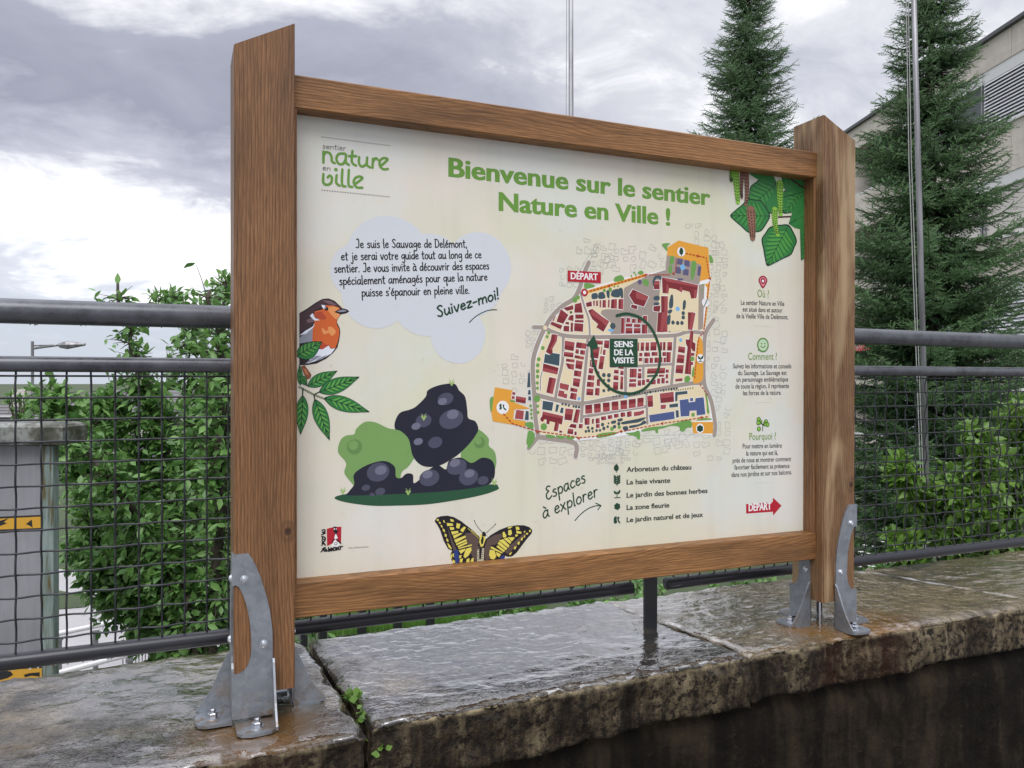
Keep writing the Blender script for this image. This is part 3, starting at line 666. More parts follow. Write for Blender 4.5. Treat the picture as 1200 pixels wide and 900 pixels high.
# ------------------------------------------------------------------ vegetation
def leafm(name, c1, c2, rough=.42, trans=.25):
    def f(g, b):
        at = g.n('ShaderNodeAttribute', attribute_name='tint'); geo = g.n('ShaderNodeNewGeometry')
        n = g.noise(geo.outputs['Position'], 9, 3, .6)
        fac = g.math('ADD', g.math('MULTIPLY', at.outputs['Fac'], .7), g.math('MULTIPLY', n, .3))
        g.l(g.mix(fac, c1 + (1,), c2 + (1,)), b.inputs['Base Color'])
        g.l(g.math('SUBTRACT', rough + .12, g.math('MULTIPLY', n, .25)), b.inputs['Roughness'])
        b.inputs['Specular IOR Level'].default_value = .5
        tr = g.n('ShaderNodeBsdfTranslucent'); g.l(g.mix(fac, tuple(x*1.3 for x in c1) + (1,), tuple(x*1.5 for x in c2) + (1,)), tr.inputs[0])
        ms = g.n('ShaderNodeMixShader'); ms.inputs[0].default_value = trans
        g.l(b.outputs[0], ms.inputs[1]); g.l(tr.outputs[0], ms.inputs[2])
        g.l(ms.outputs[0], g.t.nodes['Material Output'].inputs[0])
    return mat(name, build=f, rough=rough)
M['leaf'] = leafm('tree_leaf', (.05, .145, .034), (.22, .40, .11))
M['leaf_bright'] = leafm('young_leaf', (.055, .13, .02), (.17, .30, .05))
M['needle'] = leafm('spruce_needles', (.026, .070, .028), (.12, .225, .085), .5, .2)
def barkm(g, b):
    tc = g.n('ShaderNodeTexCoord'); n = g.noise(tc.outputs['Object'], 1.0, 4, .7, 0, (30, 30, 8))
    g.l(g.ramp(n, [(.35, (.03, .024, .018)), (.65, (.11, .09, .07))]), b.inputs['Base Color']); b.inputs['Roughness'].default_value = .85; bump(g, b, n, .6, .01)
M['bark'] = mat('bark', build=barkm)
# leaf template: pointed oval folded on its midrib, 10 triangles
LT = np.array([(0, 0, 0), (.20, .30, .02), (-.20, .30, .02), (0, .30, -.035), (.26, .55, .03), (-.26, .55, .03), (0, .58, -.045), (.15, .80, .0), (-.15, .80, .0), (0, .82, -.05), (0, 1.08, -.10)])
LFa = np.array([(0, 1, 3), (0, 3, 2), (3, 1, 4), (3, 4, 6), (3, 6, 5), (3, 5, 2), (6, 4, 7), (6, 7, 9), (6, 9, 8), (6, 8, 5), (9, 7, 10), (9, 10, 8)])
def rotmats(d, up_rand=.5):
    """frames whose y axis is d, z roughly up"""
    d = d/np.linalg.norm(d, axis=1, keepdims=True); up = np.tile([0, 0, 1.0], (len(d), 1)) + rng.normal(0, up_rand, (len(d), 3))
    x = np.cross(d, up); x /= np.linalg.norm(x, axis=1, keepdims=True)+1e-9; z = np.cross(x, d)
    return np.stack([x, d, z], 2)
def scatter(T, TF, pos, R, s):
    V = np.einsum('nij,kj->nki', R, T)*s[:, None, None] + pos[:, None, :]
    Fs = TF[None] + (np.arange(len(pos))*len(T))[:, None, None]
    return V.reshape(-1, 3), Fs.reshape(-1, TF.shape[1])
def set_tint(o, t, k):
    at = o.data.attributes.new('tint', 'FLOAT', 'POINT'); at.data.foreach_set('value', np.repeat(t, k).astype(np.float32))
leaf_me = {}
def leafy(name, base, stems, label, cat, m, lsize, dens, group=None, n_single=0, clip=None, dens_rad=.10, trunk_r=.03, pname='leaf'):
    """stems: list of polylines (site coordinates) each with a spread; leaves grow on side twigs along them"""
    t = thing(name, tuple(base), label, cat, group)
    wood = MB(); P = []; D = []
    for pts, spread, r0 in stems:
        pts = [np.array(p, float) for p in pts]
        fine = []
        for i in range(len(pts)-1):
            for k in range(6):
                u = k/6; fine.append(pts[i]*(1-u)+pts[i+1]*u + rng.normal(0, .008, 3))
        fine.append(pts[-1]); n = len(fine)
        wood.tube(fine, [r0*(1-.8*i/n) for i in range(n)], 6)
        L = sum(np.linalg.norm(fine[i+1]-fine[i]) for i in range(n-1))
        nt_ = int(L*dens)
        for _ in range(nt_):
            u = rng.random()**.8; k = min(int(u*(n-1)), n-2); b0 = fine[k]; dirn = fine[k+1]-fine[k]; dirn /= np.linalg.norm(dirn)
            rd = rng.normal(0, 1, 3); rd -= dirn*rd.dot(dirn)*.7; rd /= np.linalg.norm(rd); rd[2] += .15
            ln = spread*rng.uniform(.35, 1.0)*(1-.35*u); e = b0 + rd*ln + np.array([0, 0, -.12*ln])
            if rng.random() < .6: wood.tube([b0, (b0+e)/2 + np.array([0, 0, .04*ln]), e], [.0035, .0025, .0012], 4, False)
            nl = rng.integers(5, 10)
            for q in range(nl):
                w = (q+1)/nl; p = b0*(1-w) + e*w + rng.normal(0, .012, 3); sd_ = rng.normal(0, .65, 3); sd_[2] -= .35
                P.append(p); D.append(rd*.55 + sd_)
        for _ in range(6): P.append(fine[-1] + rng.normal(0, .02, 3)); D.append((fine[-1]-fine[-2])/np.linalg.norm(fine[-1]-fine[-2]) + rng.normal(0, .6, 3))
    P = np.array(P); D = np.array(D)
    if clip is not None: k = clip(P); P = P[k]; D = D[k]
    R = rotmats(D); s = lsize*rng.uniform(.6, 1.15, len(P)); tint = np.clip(rng.normal(.48, .34, len(P)), 0, 1)
    wood.obj('trunk', 'bark', t, smooth=True)
    order = np.argsort(np.linalg.norm(P - CAM, axis=1)); far = order[n_single:]; near = order[:n_single]
    V, Fs = scatter(LT, LFa, P[far], R[far], s[far])
    o = mk('foliage', V, Fs, m, t, tuple(base)); set_tint(o, tint[far], len(LT)); o['kind'] = 'stuff'
    if n_single:
        if m not in leaf_me:
            leaf_me[m] = []
            for tv in (.1, .35, .6, .9):
                me = rawmesh(pname, LT, LFa); me.materials.append(M[m]); at = me.attributes.new('tint', 'FLOAT', 'POINT'); at.data.foreach_set('value', [tv]*len(LT)); leaf_me[m].append(me)
        for i in near:
            o = bpy.data.objects.new(pname, leaf_me[m][int(min(3, tint[i]*4))]); COL.objects.link(o); o.parent = t
            mw = Matrix(R[i].tolist()).to_4x4()*1.0; mw = Matrix.Translation(Vector(P[i]) - WL[t.name]) @ mw @ Matrix.Scale(s[i], 4); o.matrix_local = mw
    return t
def A(px, py, d): return atD(px, py, d)
# big leafy tree left of and behind the board
D0 = 4.2
root = A(235, 760, D0); root[2] = BZ
stems = []
for (pts, sp, r) in [
    ([(236, 980), (225, 800), (205, 640), (190, 520), (160, 440), (138, 332)], .20, .035),
    ([(240, 980), (250, 740), (258, 600), (262, 480), (258, 400), (246, 340)], .30, .04),
    ([(238, 900), (262, 700), (300, 560), (310, 470), (330, 420)], .36, .03),
    ([(212, 690), (170, 620), (130, 560), (95, 520), (62, 480), (58, 458)], .20, .02),
    ([(230, 800), (160, 700), (120, 640), (96, 600)], .24, .02),
    ([(222, 740), (180, 640), (150, 580), (118, 500), (98, 472)], .23, .02),
    ([(226, 700), (200, 600), (160, 530), (120, 480), (130, 462)], .22, .02),
    ([(235, 640), (215, 560), (195, 500), (178, 470)], .25, .02),
    ([(250, 560), (235, 480), (222, 430), (215, 350)], .14, .012),
    ([(258, 480), (240, 400), (205, 352), (180, 350)], .10, .008),
    ([(258, 470), (262, 400), (262, 340), (264, 330)], .14, .010),
    ([(240, 800), (215, 700), (200, 660), (180, 690)], .22, .015),
    ([(240, 760), (262, 690), (250, 720), (235, 742)], .16, .015),
    ([(240, 800), (190, 740), (150, 690), (120, 700)], .16, .012),
    ([(222, 800), (150, 720), (110, 660), (92, 640)], .20, .015), ([(222, 800), (170, 680), (120, 620), (84, 560)], .20, .015),
    ([(225, 800), (180, 660), (140, 600), (105, 560), (78, 530)], .18, .015), ([(225, 790), (165, 700), (135, 660), (105, 680)], .16, .012),
    ([(250, 640), (230, 600), (240, 540), (228, 500)], .25, .012), ([(245, 800), (330, 740), (400, 640), (430, 560)], .30, .02)]:
    dd = D0 + rng.uniform(-.35, .5); stems.append(([A(x, y, dd + rng.uniform(-.08, .08)) for x, y in pts], sp, r))
def clipL(P):     # keep the crown from sweeping over the ramp or into the railing
    thin = np.clip((P[:, 2] - 1.50)/.25, 0, .72)
    return (P[:, 1] > FY + .55) & (rng.random(len(P)) > thin)
leafy('leafy_tree', root, stems, 'leafy green tree behind the mesh fence left of the board', 'tree', 'leaf', .058, 165, n_single=300, clip=clipL)
# young shrub by the flagpole, right
D1 = 5.2; root = A(1120, 760, D1); root[2] = BZ; stems = []
for (pts, sp, r) in [([(1120, 860), (1110, 700), (1085, 600), (1060, 560), (1052, 545)], .13, .012), ([(1120, 860), (1130, 700), (1120, 600), (1105, 545)], .16, .012),
                     ([(1124, 860), (1150, 720), (1160, 610), (1150, 540), (1140, 500)], .18, .014), ([(1124, 860), (1080, 720), (1060, 640), (1050, 625)], .14, .01),
                     ([(1124, 860), (1170, 700), (1190, 600), (1195, 520), (1190, 470)], .20, .014), ([(1130, 860), (1210, 720), (1230, 600), (1225, 500)], .22, .014),
                     ([(1130, 860), (1185, 740), (1175, 640), (1160, 560)], .16, .014), ([(1130, 860), (1145, 760), (1110, 690), (1070, 660)], .14, .014)]:
    stems.append(([A(x, y, D1 + rng.uniform(-.25, .3)) for x, y in pts], sp, r))
leafy('young_shrub', root, stems, 'bright yellow green shrub behind the right hand mesh beside the flagpole', 'shrub', 'leaf_bright', .080, 70, n_single=120)
# low hedge plants behind the coping
hedges = [(600, 716, 8.6, 'low leafy hedge plant behind the coping under the middle of the board'), (690, 706, 8.0, 'low hedge plant left of the black railing post'),
          (745, 700, 7.6, 'hedge plant just behind the black railing post'), (830, 694, 7.4, 'hedge plant right of the black railing post'), (905, 688, 7.6, 'hedge plant left of the right oak post'),
          (1030, 672, 6.6, 'low plant with small white flowers right of the right oak post'), (1120, 664, 6.9, 'dark low plant behind the coping under the right hand rail'), (1190, 655, 7.0, 'low plant at the right edge under the rail')]
for k, (px, py, d, lab) in enumerate(hedges):
    base = A(px, py, d); base[2] = BZ; stems = []
    top = A(px, py-26, d)[2]
    for _ in range(9):
        a_ = rng.uniform(0, 6.28); r_ = rng.uniform(0, .38)
        tipp = np.array([base[0]+r_*math.cos(a_)*1.5, base[1]+r_*math.sin(a_)*1.0, top - rng.uniform(0, .35)])
        stems.append(([base + rng.normal(0, .05, 3)*np.array([1, 1, 0]), (base+tipp)/2 + rng.normal(0, .05, 3), tipp], .22, .008))
    th = leafy('hedge_plant', base, stems, lab, 'shrub', 'leaf', .075, 30, 'low plants behind the coping')
    if k == 5:
        M['petal'] = mat('white_petal', (.75, .75, .72), .5); fb = MB()
        for _ in range(60):
            p_ = base + rng.normal(0, .26, 3); p_[2] = top + rng.uniform(-.30, .02); r_ = rng.uniform(.010, .018)
            for s_ in range(5):
                a0 = s_*1.256; fb.add([p_, p_+np.array([r_*math.cos(a0-.45), r_*math.sin(a0-.45), .006]), p_+np.array([1.35*r_*math.cos(a0), 1.35*r_*math.sin(a0), .002]), p_+np.array([r_*math.cos(a0+.45), r_*math.sin(a0+.45), .006])], [(0, 1, 2, 3)])
        fb.obj('flower_heads', 'petal', th)['kind'] = 'stuff'
# lawn strip
gp = [onZ(px, py, BZ) for px, py in ((385, 748), (640, 722), (640, 700), (400, 706))]
mk('lawn_soil', [(p[0], p[1], BZ+.01) for p in gp], [(0, 1, 2, 3)], 'earth')['kind'] = 'structure'
n = 26000; uu = rng.random(n); vv = rng.random(n)
gp = np.array(gp); P = (gp[0]*(1-uu)[:, None] + gp[1]*uu[:, None])*(1-vv)[:, None] + (gp[3]*(1-uu)[:, None] + gp[2]*uu[:, None])*vv[:, None]; P[:, 2] = BZ+.012
T = np.array([(-.05, 0, 0), (.05, 0, 0), (.02, .25, 1.0)]); a_ = rng.uniform(0, 6.28, n); R = np.zeros((n, 3, 3)); R[:, 0, 0] = np.cos(a_); R[:, 0, 1] = -np.sin(a_); R[:, 1, 0] = np.sin(a_); R[:, 1, 1] = np.cos(a_); R[:, 2, 2] = 1
V, Fs = scatter(T, np.array([(0, 1, 2)]), P, R, rng.uniform(.04, .10, n)); M['grass'] = leafm('grass_blade', (.07, .17, .03), (.16, .32, .06))
o = mk('lawn', V, Fs, 'grass'); set_tint(o, rng.random(n), 3); tag(o, 'bright green lawn strip seen under the bottom rail', 'grass', kind='stuff')

# spruces: whorled drooping limbs carrying needle-covered twigs
TW = []; TWF = []
r_ = np.random.default_rng(3)
nn = 24
for i in range(nn):
    u = i/nn; ang = r_.uniform(0, 6.28); base = np.array([0, u*1.0, 0]); out = np.array([math.cos(ang)*.9, .55, math.sin(ang)*.9 + .25]); out /= np.linalg.norm(out)
    ln = .135*(1.05-.35*u); side = np.cross(out, [.2, .9, .3]); side /= np.linalg.norm(side); k = len(TW)
    TW += [base - side*.036, base + side*.036, base + out*ln]; TWF.append((k, k+1, k+2))
k = len(TW); TW += [(-.012, 0, 0), (.012, 0, 0), (0, 1.0, 0), (0, 0, .014), (0, 1.0, .002)]; TWF += [(k, k+1, k+2), (k, k+3, k+4)]
TW = np.array(TW, float); TWF = np.array(TWF)
def spruce(base, ztop, rad, label, levels, seed, z_lo, vis):
    r = np.random.default_rng(seed); H = ztop - base[2]; t = thing('spruce_tree', tuple(base), label, 'tree')
    tr = MB(); tr.tube([(base[0], base[1], base[2] + H*k/8) for k in range(9)], [.14*(1-k/8.6) for k in range(9)], 8); tr.obj('trunk', 'bark', t, smooth=True)
    limbs = MB(); P = []; D = []; S = []; TN = []
    for lv in range(levels):
        z = z_lo + (ztop - z_lo)*(lv + r.uniform(-.3, .3))/levels
        R0 = rad(z); nb = r.integers(12, 17) if z > vis else 5
        for b_ in range(nb):
            az = r.uniform(0, 6.28); L = R0*r.uniform(.70, 1.15); 
            dirh = np.array([math.cos(az), math.sin(az), 0]); side = np.array([-dirh[1], dirh[0], 0])
            pts = [np.array([base[0], base[1], z]) + dirh*L*u + np.array([0, 0, L*(-.34*u + .34*u*u*u)]) for u in np.linspace(0, 1, 7)]
            limbs.tube(pts, [.014, .012, .010, .008, .006, .005, .003], 4, False)
            m_ = max(9, int(L*21))
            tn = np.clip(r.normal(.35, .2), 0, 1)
            for q in range(m_):
                u = (q+.5)/m_; u = .12 + .88*u; k = min(int(u*6), 5); f = u*6-k; p = pts[k]*(1-f)+pts[k+1]*f; dl = pts[k+1]-pts[k]; dl /= np.linalg.norm(dl)
                for s_ in (-1, 1):
                    d = dl*.8 + side*s_*r.uniform(.3, 1.1) + np.array([0, 0, r.uniform(-.75, .25)]); P.append(p); D.append(d)
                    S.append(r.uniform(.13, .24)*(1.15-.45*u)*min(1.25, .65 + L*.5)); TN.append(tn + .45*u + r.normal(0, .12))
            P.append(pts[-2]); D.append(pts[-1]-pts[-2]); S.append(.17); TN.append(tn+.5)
    limbs.obj('limbs', 'bark', t)['kind'] = 'stuff'
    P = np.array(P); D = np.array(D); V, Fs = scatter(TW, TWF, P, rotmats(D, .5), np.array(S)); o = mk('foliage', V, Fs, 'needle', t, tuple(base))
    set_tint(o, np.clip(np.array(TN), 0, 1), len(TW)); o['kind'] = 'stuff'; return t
b1 = cw(px2X(1090, 11), 11, BZ-.2)
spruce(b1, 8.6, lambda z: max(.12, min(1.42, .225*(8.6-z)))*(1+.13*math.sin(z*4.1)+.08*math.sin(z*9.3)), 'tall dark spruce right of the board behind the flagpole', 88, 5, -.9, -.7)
b2 = cw(px2X(876, 15), 15, BZ-.2)
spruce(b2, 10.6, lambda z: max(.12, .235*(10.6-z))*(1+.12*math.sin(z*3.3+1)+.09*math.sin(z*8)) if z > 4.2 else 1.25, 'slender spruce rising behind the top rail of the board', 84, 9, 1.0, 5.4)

# ------------------------------------------------------------------ flagpoles and the street lamp
def polem(g, b):
    tc = g.n('ShaderNodeTexCoord'); n = g.noise(tc.outputs['Object'], 1.0, 4, .6, 0, (8, 8, 1.2))
    g.l(g.ramp(n, [(.35, (.17, .17, .18)), (.65, (.36, .36, .38))]), b.inputs['Base Color']); b.inputs['Roughness'].default_value = .45
M['pole'] = mat('pole_aluminium', metal=.5, build=polem); M['rope'] = mat('pale_rope', (.35, .35, .35), .8)
def flagpole(p0, p1, d, r, label, ropes):
    a = A(*p0, d); c = A(*p1, d); dirn = (c-a)/np.linalg.norm(c-a); bot = a + dirn*((BZ-a[2])/dirn[2]); top = bot + dirn*9.5
    t = thing('flagpole', tuple(bot), label, 'flagpole')
    b = MB(); b.tube([bot, (bot+top)/2, top], [r*1.05, r, r*.85], 14); b.obj('mast', 'pole', t, smooth=True)
    b = MB(); b.lathe([(r*2.4, 0), (r*2.4, .012), (r*1.5, .02), (r*1.4, .09)], tuple(bot), 14); b.obj('base_plate', 'pole', t)
    b = MB(); b.lathe([(r*.9, 0), (r*1.5, .02), (r*1.6, .07), (r*1.1, .12), (r*.3, .14)], tuple(top), 12); b.obj('finial', 'pole', t)
    sx = np.array([math.cos(YAW), -math.sin(YAW), 0])
    for q in ropes:
        b = MB(); b.tube([bot - sx*q + np.array([0, 0, 1.0]), (bot+top)/2 - sx*(q+.012), top - sx*q*.6], .0042, 5); b.obj('halyard', 'rope', t)
flagpole((1088, 650), (1071, 0), 7.4, .025, 'grey flagpole with halyards in front of the right hand spruce', (.075, .052))
flagpole((670, 650), (669, 0), 9.0, .029, 'thin grey flagpole rising behind the middle of the top rail', (.052,))
a = A(38, 446, 30); t = thing('street_lamp', (a[0], a[1], -9.0), 'thin street lamp with a slanting arm seen between the left rails', 'street lamp')
b = MB(); top = A(38, 400, 30); b.tube([(a[0], a[1], -9.0), tuple(top)], .055, 8); b.obj('pole', 'pole', t)
b = MB(); q0 = A(38, 408.5, 30); q1 = A(38, 405, 30); q2 = A(70, 404.2, 30); b.tube([q0, q2], .045, 6); b.tube([q1, q2], .03, 6); b.obj('arm', 'pole', t)
b = MB(); h0 = A(70, 404.6, 30); h1 = A(100, 403.6, 30); b.tube([h0, h0*.7+h1*.3, h1], [.10, .16, .05], 8); b.obj('lamp_head', 'pole', t)

# ------------------------------------------------------------------ houses down the slope on the left
M['roof_tile'] = mat('brown_grey_tiles', (.14, .13, .14), .6); M['roof_slate'] = mat('slate_roof', (.10, .105, .12), .5)
M['plaster'] = mat('cream_plaster', (.55, .53, .49), .8); M['pane_dark'] = mat('dark_pane', (.03, .035, .04), .1); M['trim'] = mat('white_trim', (.65, .65, .65), .5)
def house(X0, X1, Z0, Z1, zb_, ze, zr, label, roofm, wins, courses=9):
    c0 = cw((X0+X1)/2, Z0, zb_); t = thing('house', tuple(c0), label, 'house')
    b = MB(); fbox(b, X0, X1, Z0, Z1, zb_, ze); fixn(b.obj('wall', 'plaster', t))
    zm = (Z0+Z1)/2; ov = .45; b = MB()
    def q(X, Z, z): a = cw(X, Z); return (a[0], a[1], z)
    for sgn in (-1, 1):
        Ze = Z0-ov if sgn < 0 else Z1+ov
        for r in range(courses):                       # lapped courses with a step each
            u0 = r/courses; u1 = (r+1)/courses; Za = Ze+(zm-Ze)*u0; Zb_ = Ze+(zm-Ze)*u1; za = ze-.1+(zr-ze+.1)*u0; zb2 = ze-.1+(zr-ze+.1)*u1
            b.add([q(X0-ov, Za, za), q(X1+ov, Za, za), q(X1+ov, Za, za+.05), q(X0-ov, Za, za+.05), q(X1+ov, Zb_, zb2+.01), q(X0-ov, Zb_, zb2+.01)], [(0, 1, 2, 3), (3, 2, 4, 5)])
    rf = b.obj('roof', roofm, t)
    b = MB(); b.add([q(X0, Z0, ze), q(X0, Z1, ze), q(X0, zm, zr-.1)], [(0, 1, 2)]); b.add([q(X1, Z0, ze), q(X1, Z1, ze), q(X1, zm, zr-.1)], [(0, 1, 2)]); b.obj('gable', 'plaster', t)
    b = MB(); fbox(b, X0+.3*(X1-X0), X0+.3*(X1-X0)+.6, zm-.3, zm+.3, zr-.6, zr+.7); b.obj('chimney', 'plaster', rf)
    for (X, z, w, h) in wins:
        b = MB(); fbox(b, X-w/2-.06, X+w/2+.06, Z0-.05, Z0-.004, z-.06, z+h+.06); wf_ = b.obj('window', 'trim', t)
        b = MB(); fbox(b, X-w/2, X+w/2, Z0-.07, Z0-.054, z, z+h); b.obj('pane', 'pane_dark', wf_)
    return t
def hx(px, Z): return (px-600)/F*Z
Z = 22; house(hx(66, Z), hx(205, Z), Z, Z+6, -9, hz(532, Z), hz(512, Z+3), 'cream house with a slate roof glimpsed through the leaves left of the board', 'roof_slate',
              [(hx(78, Z), hz(566, Z), .35, .9), (hx(97, Z), hz(564, Z), .3, .5), (hx(137, Z), hz(568, Z), .8, .8), (hx(170, Z), hz(566, Z), .7, .8)])
Z = 38; house(hx(62, Z), hx(232, Z), Z, Z+9, -12, hz(492, Z), hz(458, Z+4.5), 'far house whose dark grey roof shows above the tree leaves', 'roof_tile', [(hx(120, Z), hz(515, Z), .9, 1.0)])
Z = 30; house(hx(-90, Z), hx(14, Z), Z, Z+8, -11, hz(505, Z), hz(476, Z+4), 'grey brown gabled house at the far left above the cabinet', 'roof_tile', [(hx(0, Z), hz(520, Z), .9, 1.0)])
for (px, py, d, hh, lab) in ((25, 520, 17, 62, 'small bush between the far roofs at the left edge'), (200, 520, 60, 118, 'small distant dark tree above the middle rail')):
    base = A(px, py, d); stems = []
    for _ in range(10):
        tipp = A(px + rng.uniform(-18, 18)*(1 if d < 30 else .35), py - hh*rng.uniform(.6, 1.0), d); stems.append(([base, (base+tipp)/2, tipp], .022*d**.9*.55, .01*d**.5))
    leafy('distant_tree', base, stems, lab, 'tree', 'leaf', .12 if d < 30 else .32, 6 if d < 30 else 2.5)
# far valley side
hv = []
for i in range(81):
    az = math.radians(-75 + 150*i/80); d = 900; top = 1.585 + d*(-.030 + .012*noise.noise(Vector((i*.21, 0, 0))) - .01*(az < -.1))
    q = cw(d*math.sin(az), d*math.cos(az)); hv += [(q[0], q[1], -60), (q[0], q[1], top), (q[0]*1.6, q[1]*1.6, top+2)]
M['hill'] = mat('far_woodland', (.16, .19, .19), .9)
struct(mk('hills', hv, [(3*i+k, 3*i+3+k, 3*i+4+k, 3*i+1+k) for i in range(80) for k in (0, 1)], 'hill'))

# ------------------------------------------------------------------ modern block on the right
def concm(g, b):
    tc = g.n('ShaderNodeTexCoord'); p = tc.outputs['Object']; n = g.noise(p, 1.0, 5, .65, 0, (.5, .5, 2.2)); n2 = g.noise(p, 1.0, 4, .6, 0, (6, 6, .8))
    g.l(g.ramp(g.math('ADD', g.math('MULTIPLY', n, .65), g.math('MULTIPLY', n2, .35)), [(.32, (.44, .40, .355)), (.55, (.60, .55, .49)), (.7, (.68, .63, .57))]), b.inputs['Base Color']); b.inputs['Roughness'].default_value = .8
M['concrete'] = mat('board_marked_concrete', build=concm); M['metal_edge'] = mat('roof_edge', (.08, .08, .09), .4); M['louvre'] = mat('louvre_slat', (.72, .72, .76), .4)
M['recess'] = mat('loggia_wall', (.14, .14, .15), .8); M['curtain'] = mat('pale_blind', (.62, .58, .55), .7)
M['glass'] = mat('window_glass', (.10, .11, .12), .06, 0.0); M['redflower'] = mat('red_flower', (.6, .04, .05), .5)
zc0 = CAM[2]
def FX(Z): return 12.8 + .0545*(30-Z)
bl = cw(FX(24), 24, BZ); bld = thing('concrete_block', tuple(bl), 'pale concrete building with ribbon windows and white louvred blinds at the right edge', 'building')
def seg(b, Za, Zb_, z0, z1, o0, o1):        # box along the facade between depths, o = offset outwards(-)/inwards(+)
    q = [cw(FX(Za)+o0, Za), cw(FX(Zb_)+o0, Zb_), cw(FX(Zb_)+o1, Zb_), cw(FX(Za)+o1, Za)]
    V = [(a[0], a[1], zc0+z0) for a in q] + [(a[0], a[1], zc0+z1) for a in q]
    b.add(V, [(0, 3, 2, 1), (4, 5, 6, 7), (0, 1, 5, 4), (1, 2, 6, 5), (2, 3, 7, 6), (3, 0, 4, 7)]); return b
ZN, ZF = 11.0, 34.0
levels_ = [(8.65, 6.9), (5.6, 3.85), (2.65, .9), (-.35, -2.0)]
bands = [(8.65, 9.45), (5.6, 6.9), (2.65, 3.85), (-.35, .9)]
for k, (z0, z1) in enumerate(bands):                      # each band in poured lengths
    zs = [ZN, 16.2, 20.9, 25.6, 29.8, ZF]
    for i in range(5):
        b = MB(); seg(b, zs[i]+.008, zs[i+1]-.008, z0, z1, 0, .35); fixn(b.obj('concrete_band', 'concrete', bld))
b = MB(); seg(b, ZN, ZF, 9.46, 9.56, -.12, 12); fixn(b.obj('roof_edge', 'metal_edge', bld))
for (z0, z1) in bands: 
    b = MB(); seg(b, ZN, ZF, z0+.15, z0+.42, .36, 11.8); fixn(b.obj('floor_slab', 'recess', bld))
b = MB(); seg(b, ZN, ZF, -3.0, 9.4, 4.2, 4.4); fixn(b.obj('core_wall', 'recess', bld))
for k, (zt_, zb_) in enumerate(levels_):
    for (Za, Zb_, typ) in [(ZN, 16.0, 'l'), (16.0, 19.0, 'l' if k != 1 else 'w'), (19.0, 22.1, 'l' if k != 1 else 'w'), (22.1, 24.2, 'w'), (24.2, 26.2, 'w'), (26.2, 29.7, 'g'), (29.9, ZF, 'g')]:
        if typ == 'g':          # loggia: recess, glazed back, rail
            b = MB(); seg(b, Za, Zb_, zb_-.1, zt_+.1, 2.2, 2.3); fixn(b.obj('loggia_back', 'recess', bld))
            b = MB(); seg(b, Zb_-.12, Zb_, zb_, zt_, .02, 2.2); fixn(b.obj('loggia_pier', 'concrete', bld))
            b = MB(); seg(b, Za+.1, Zb_-.2, zb_+.003, zb_+.05, .0, .33); fixn(b.obj('sill', 'trim', bld))
            b = MB(); seg(b, Zb_-1.5, Zb_-1.44, zb_, zt_, .5, .56); fixn(b.obj('mullion', 'pole', bld))
            continue
        b = MB(); seg(b, Za+.03, Zb_-.03, zb_, zt_, .10, .13); f_ = b.obj('window', 'curtain' if k == 1 else 'glass', bld)
        for zz in (Za+.03, Zb_-.09):
            b = MB(); seg(b, zz, zz+.06, zb_+.05, zt_-.3, .03, .098); fixn(b.obj('frame', 'pole', f_))
        b = MB(); seg(b, Za+.02, Zb_-.02, zt_-.32, zt_-.004, .02, .098); fixn(b.obj('blind_box', 'trim', f_))
        b = MB(); seg(b, Za+.02, Zb_-.02, zb_+.003, zb_+.06, -.05, .098); fixn(b.obj('sill', 'trim', f_))
        if typ == 'l' and Za < 22:
            nsl = 14; zz = np.linspace(zb_+.12, zt_-.36, nsl)
            me = None
            for z in zz:
                if me is None:
                    q = [cw(FX(Za)+.0, Za+.08), cw(FX(Zb_)+.0, Zb_-.08), cw(FX(Zb_)+.05, Zb_-.08), cw(FX(Za)+.05, Za+.08)]
                    V = [(q[0][0], q[0][1], -.034), (q[1][0], q[1][1], -.034), (q[2][0], q[2][1], .030), (q[3][0], q[3][1], .030)]
                    V = V + [(x, y, w+.012) for x, y, w in V]; V = np.array(V) - np.array([bl[0], bl[1], 0])
                    me = rawmesh('louvre', V, [(0, 3, 2, 1), (4, 5, 6, 7), (0, 1, 5, 4), (1, 2, 6, 5), (2, 3, 7, 6), (3, 0, 4, 7)]); me.materials.append(M['louvre'])
                o = bpy.data.objects.new('louvre', me); COL.objects.link(o); o.parent = bld; o.location = (0, 0, zc0+z-bl[2]); WL[o.name] = Vector((bl[0], bl[1], zc0+z))
b = MB(); seg(b, ZN, ZF, -2.9, -2.0, .0, .35); fixn(b.obj('plinth', 'concrete', bld))
q = A(1010, 412, 27.0); t = thing('flower_box', (q[0], q[1], q[2]-.25), 'red flowering balcony box just right of the right oak post', 'flower box')
b = MB(); b.box((q[0], q[1], q[2]-.15), (1.1, .25, .2), -YAW, .01); b.obj('planter', 'recess', t)
n = 500; P = q + rng.normal(0, 1, (n, 3))*np.array([.35, .16, .13]); V, Fs = scatter(LT, LFa, P, rotmats(rng.normal(0, 1, (n, 3))), rng.uniform(.05, .09, n))
o = mk('blossom', V, Fs, 'redflower', t, tuple(q)); o['kind'] = 'stuff'
q = A(1183, 458, 15.5); t = thing('parked_van', (q[0], q[1], BZ), 'white van roof seen through the mesh at the right edge', 'van')
b = MB()
fw = cw(0, 1) - cw(0, 0)
rx = cw(1, 0) - cw(0, 0)
prof = [(-2.2, .35), (-2.25, .9), (-1.9, 1.15), (-1.35, 1.75), (-1.0, 1.9), (2.1, 1.95), (2.25, 1.8), (2.3, .5), (2.2, .32)]
oo = np.array([q[0], q[1], BZ]) - fw*.85
zs_ = (A(1183, 452, 15.5)[2]-BZ)/1.95
b.prism([(x, z*zs_) for x, z in prof], oo, rx, (0, 0, 1), fw, 1.7); M['van'] = mat('white_paint', (.7, .7, .72), .25); fixn(b.obj('body', 'van', t))
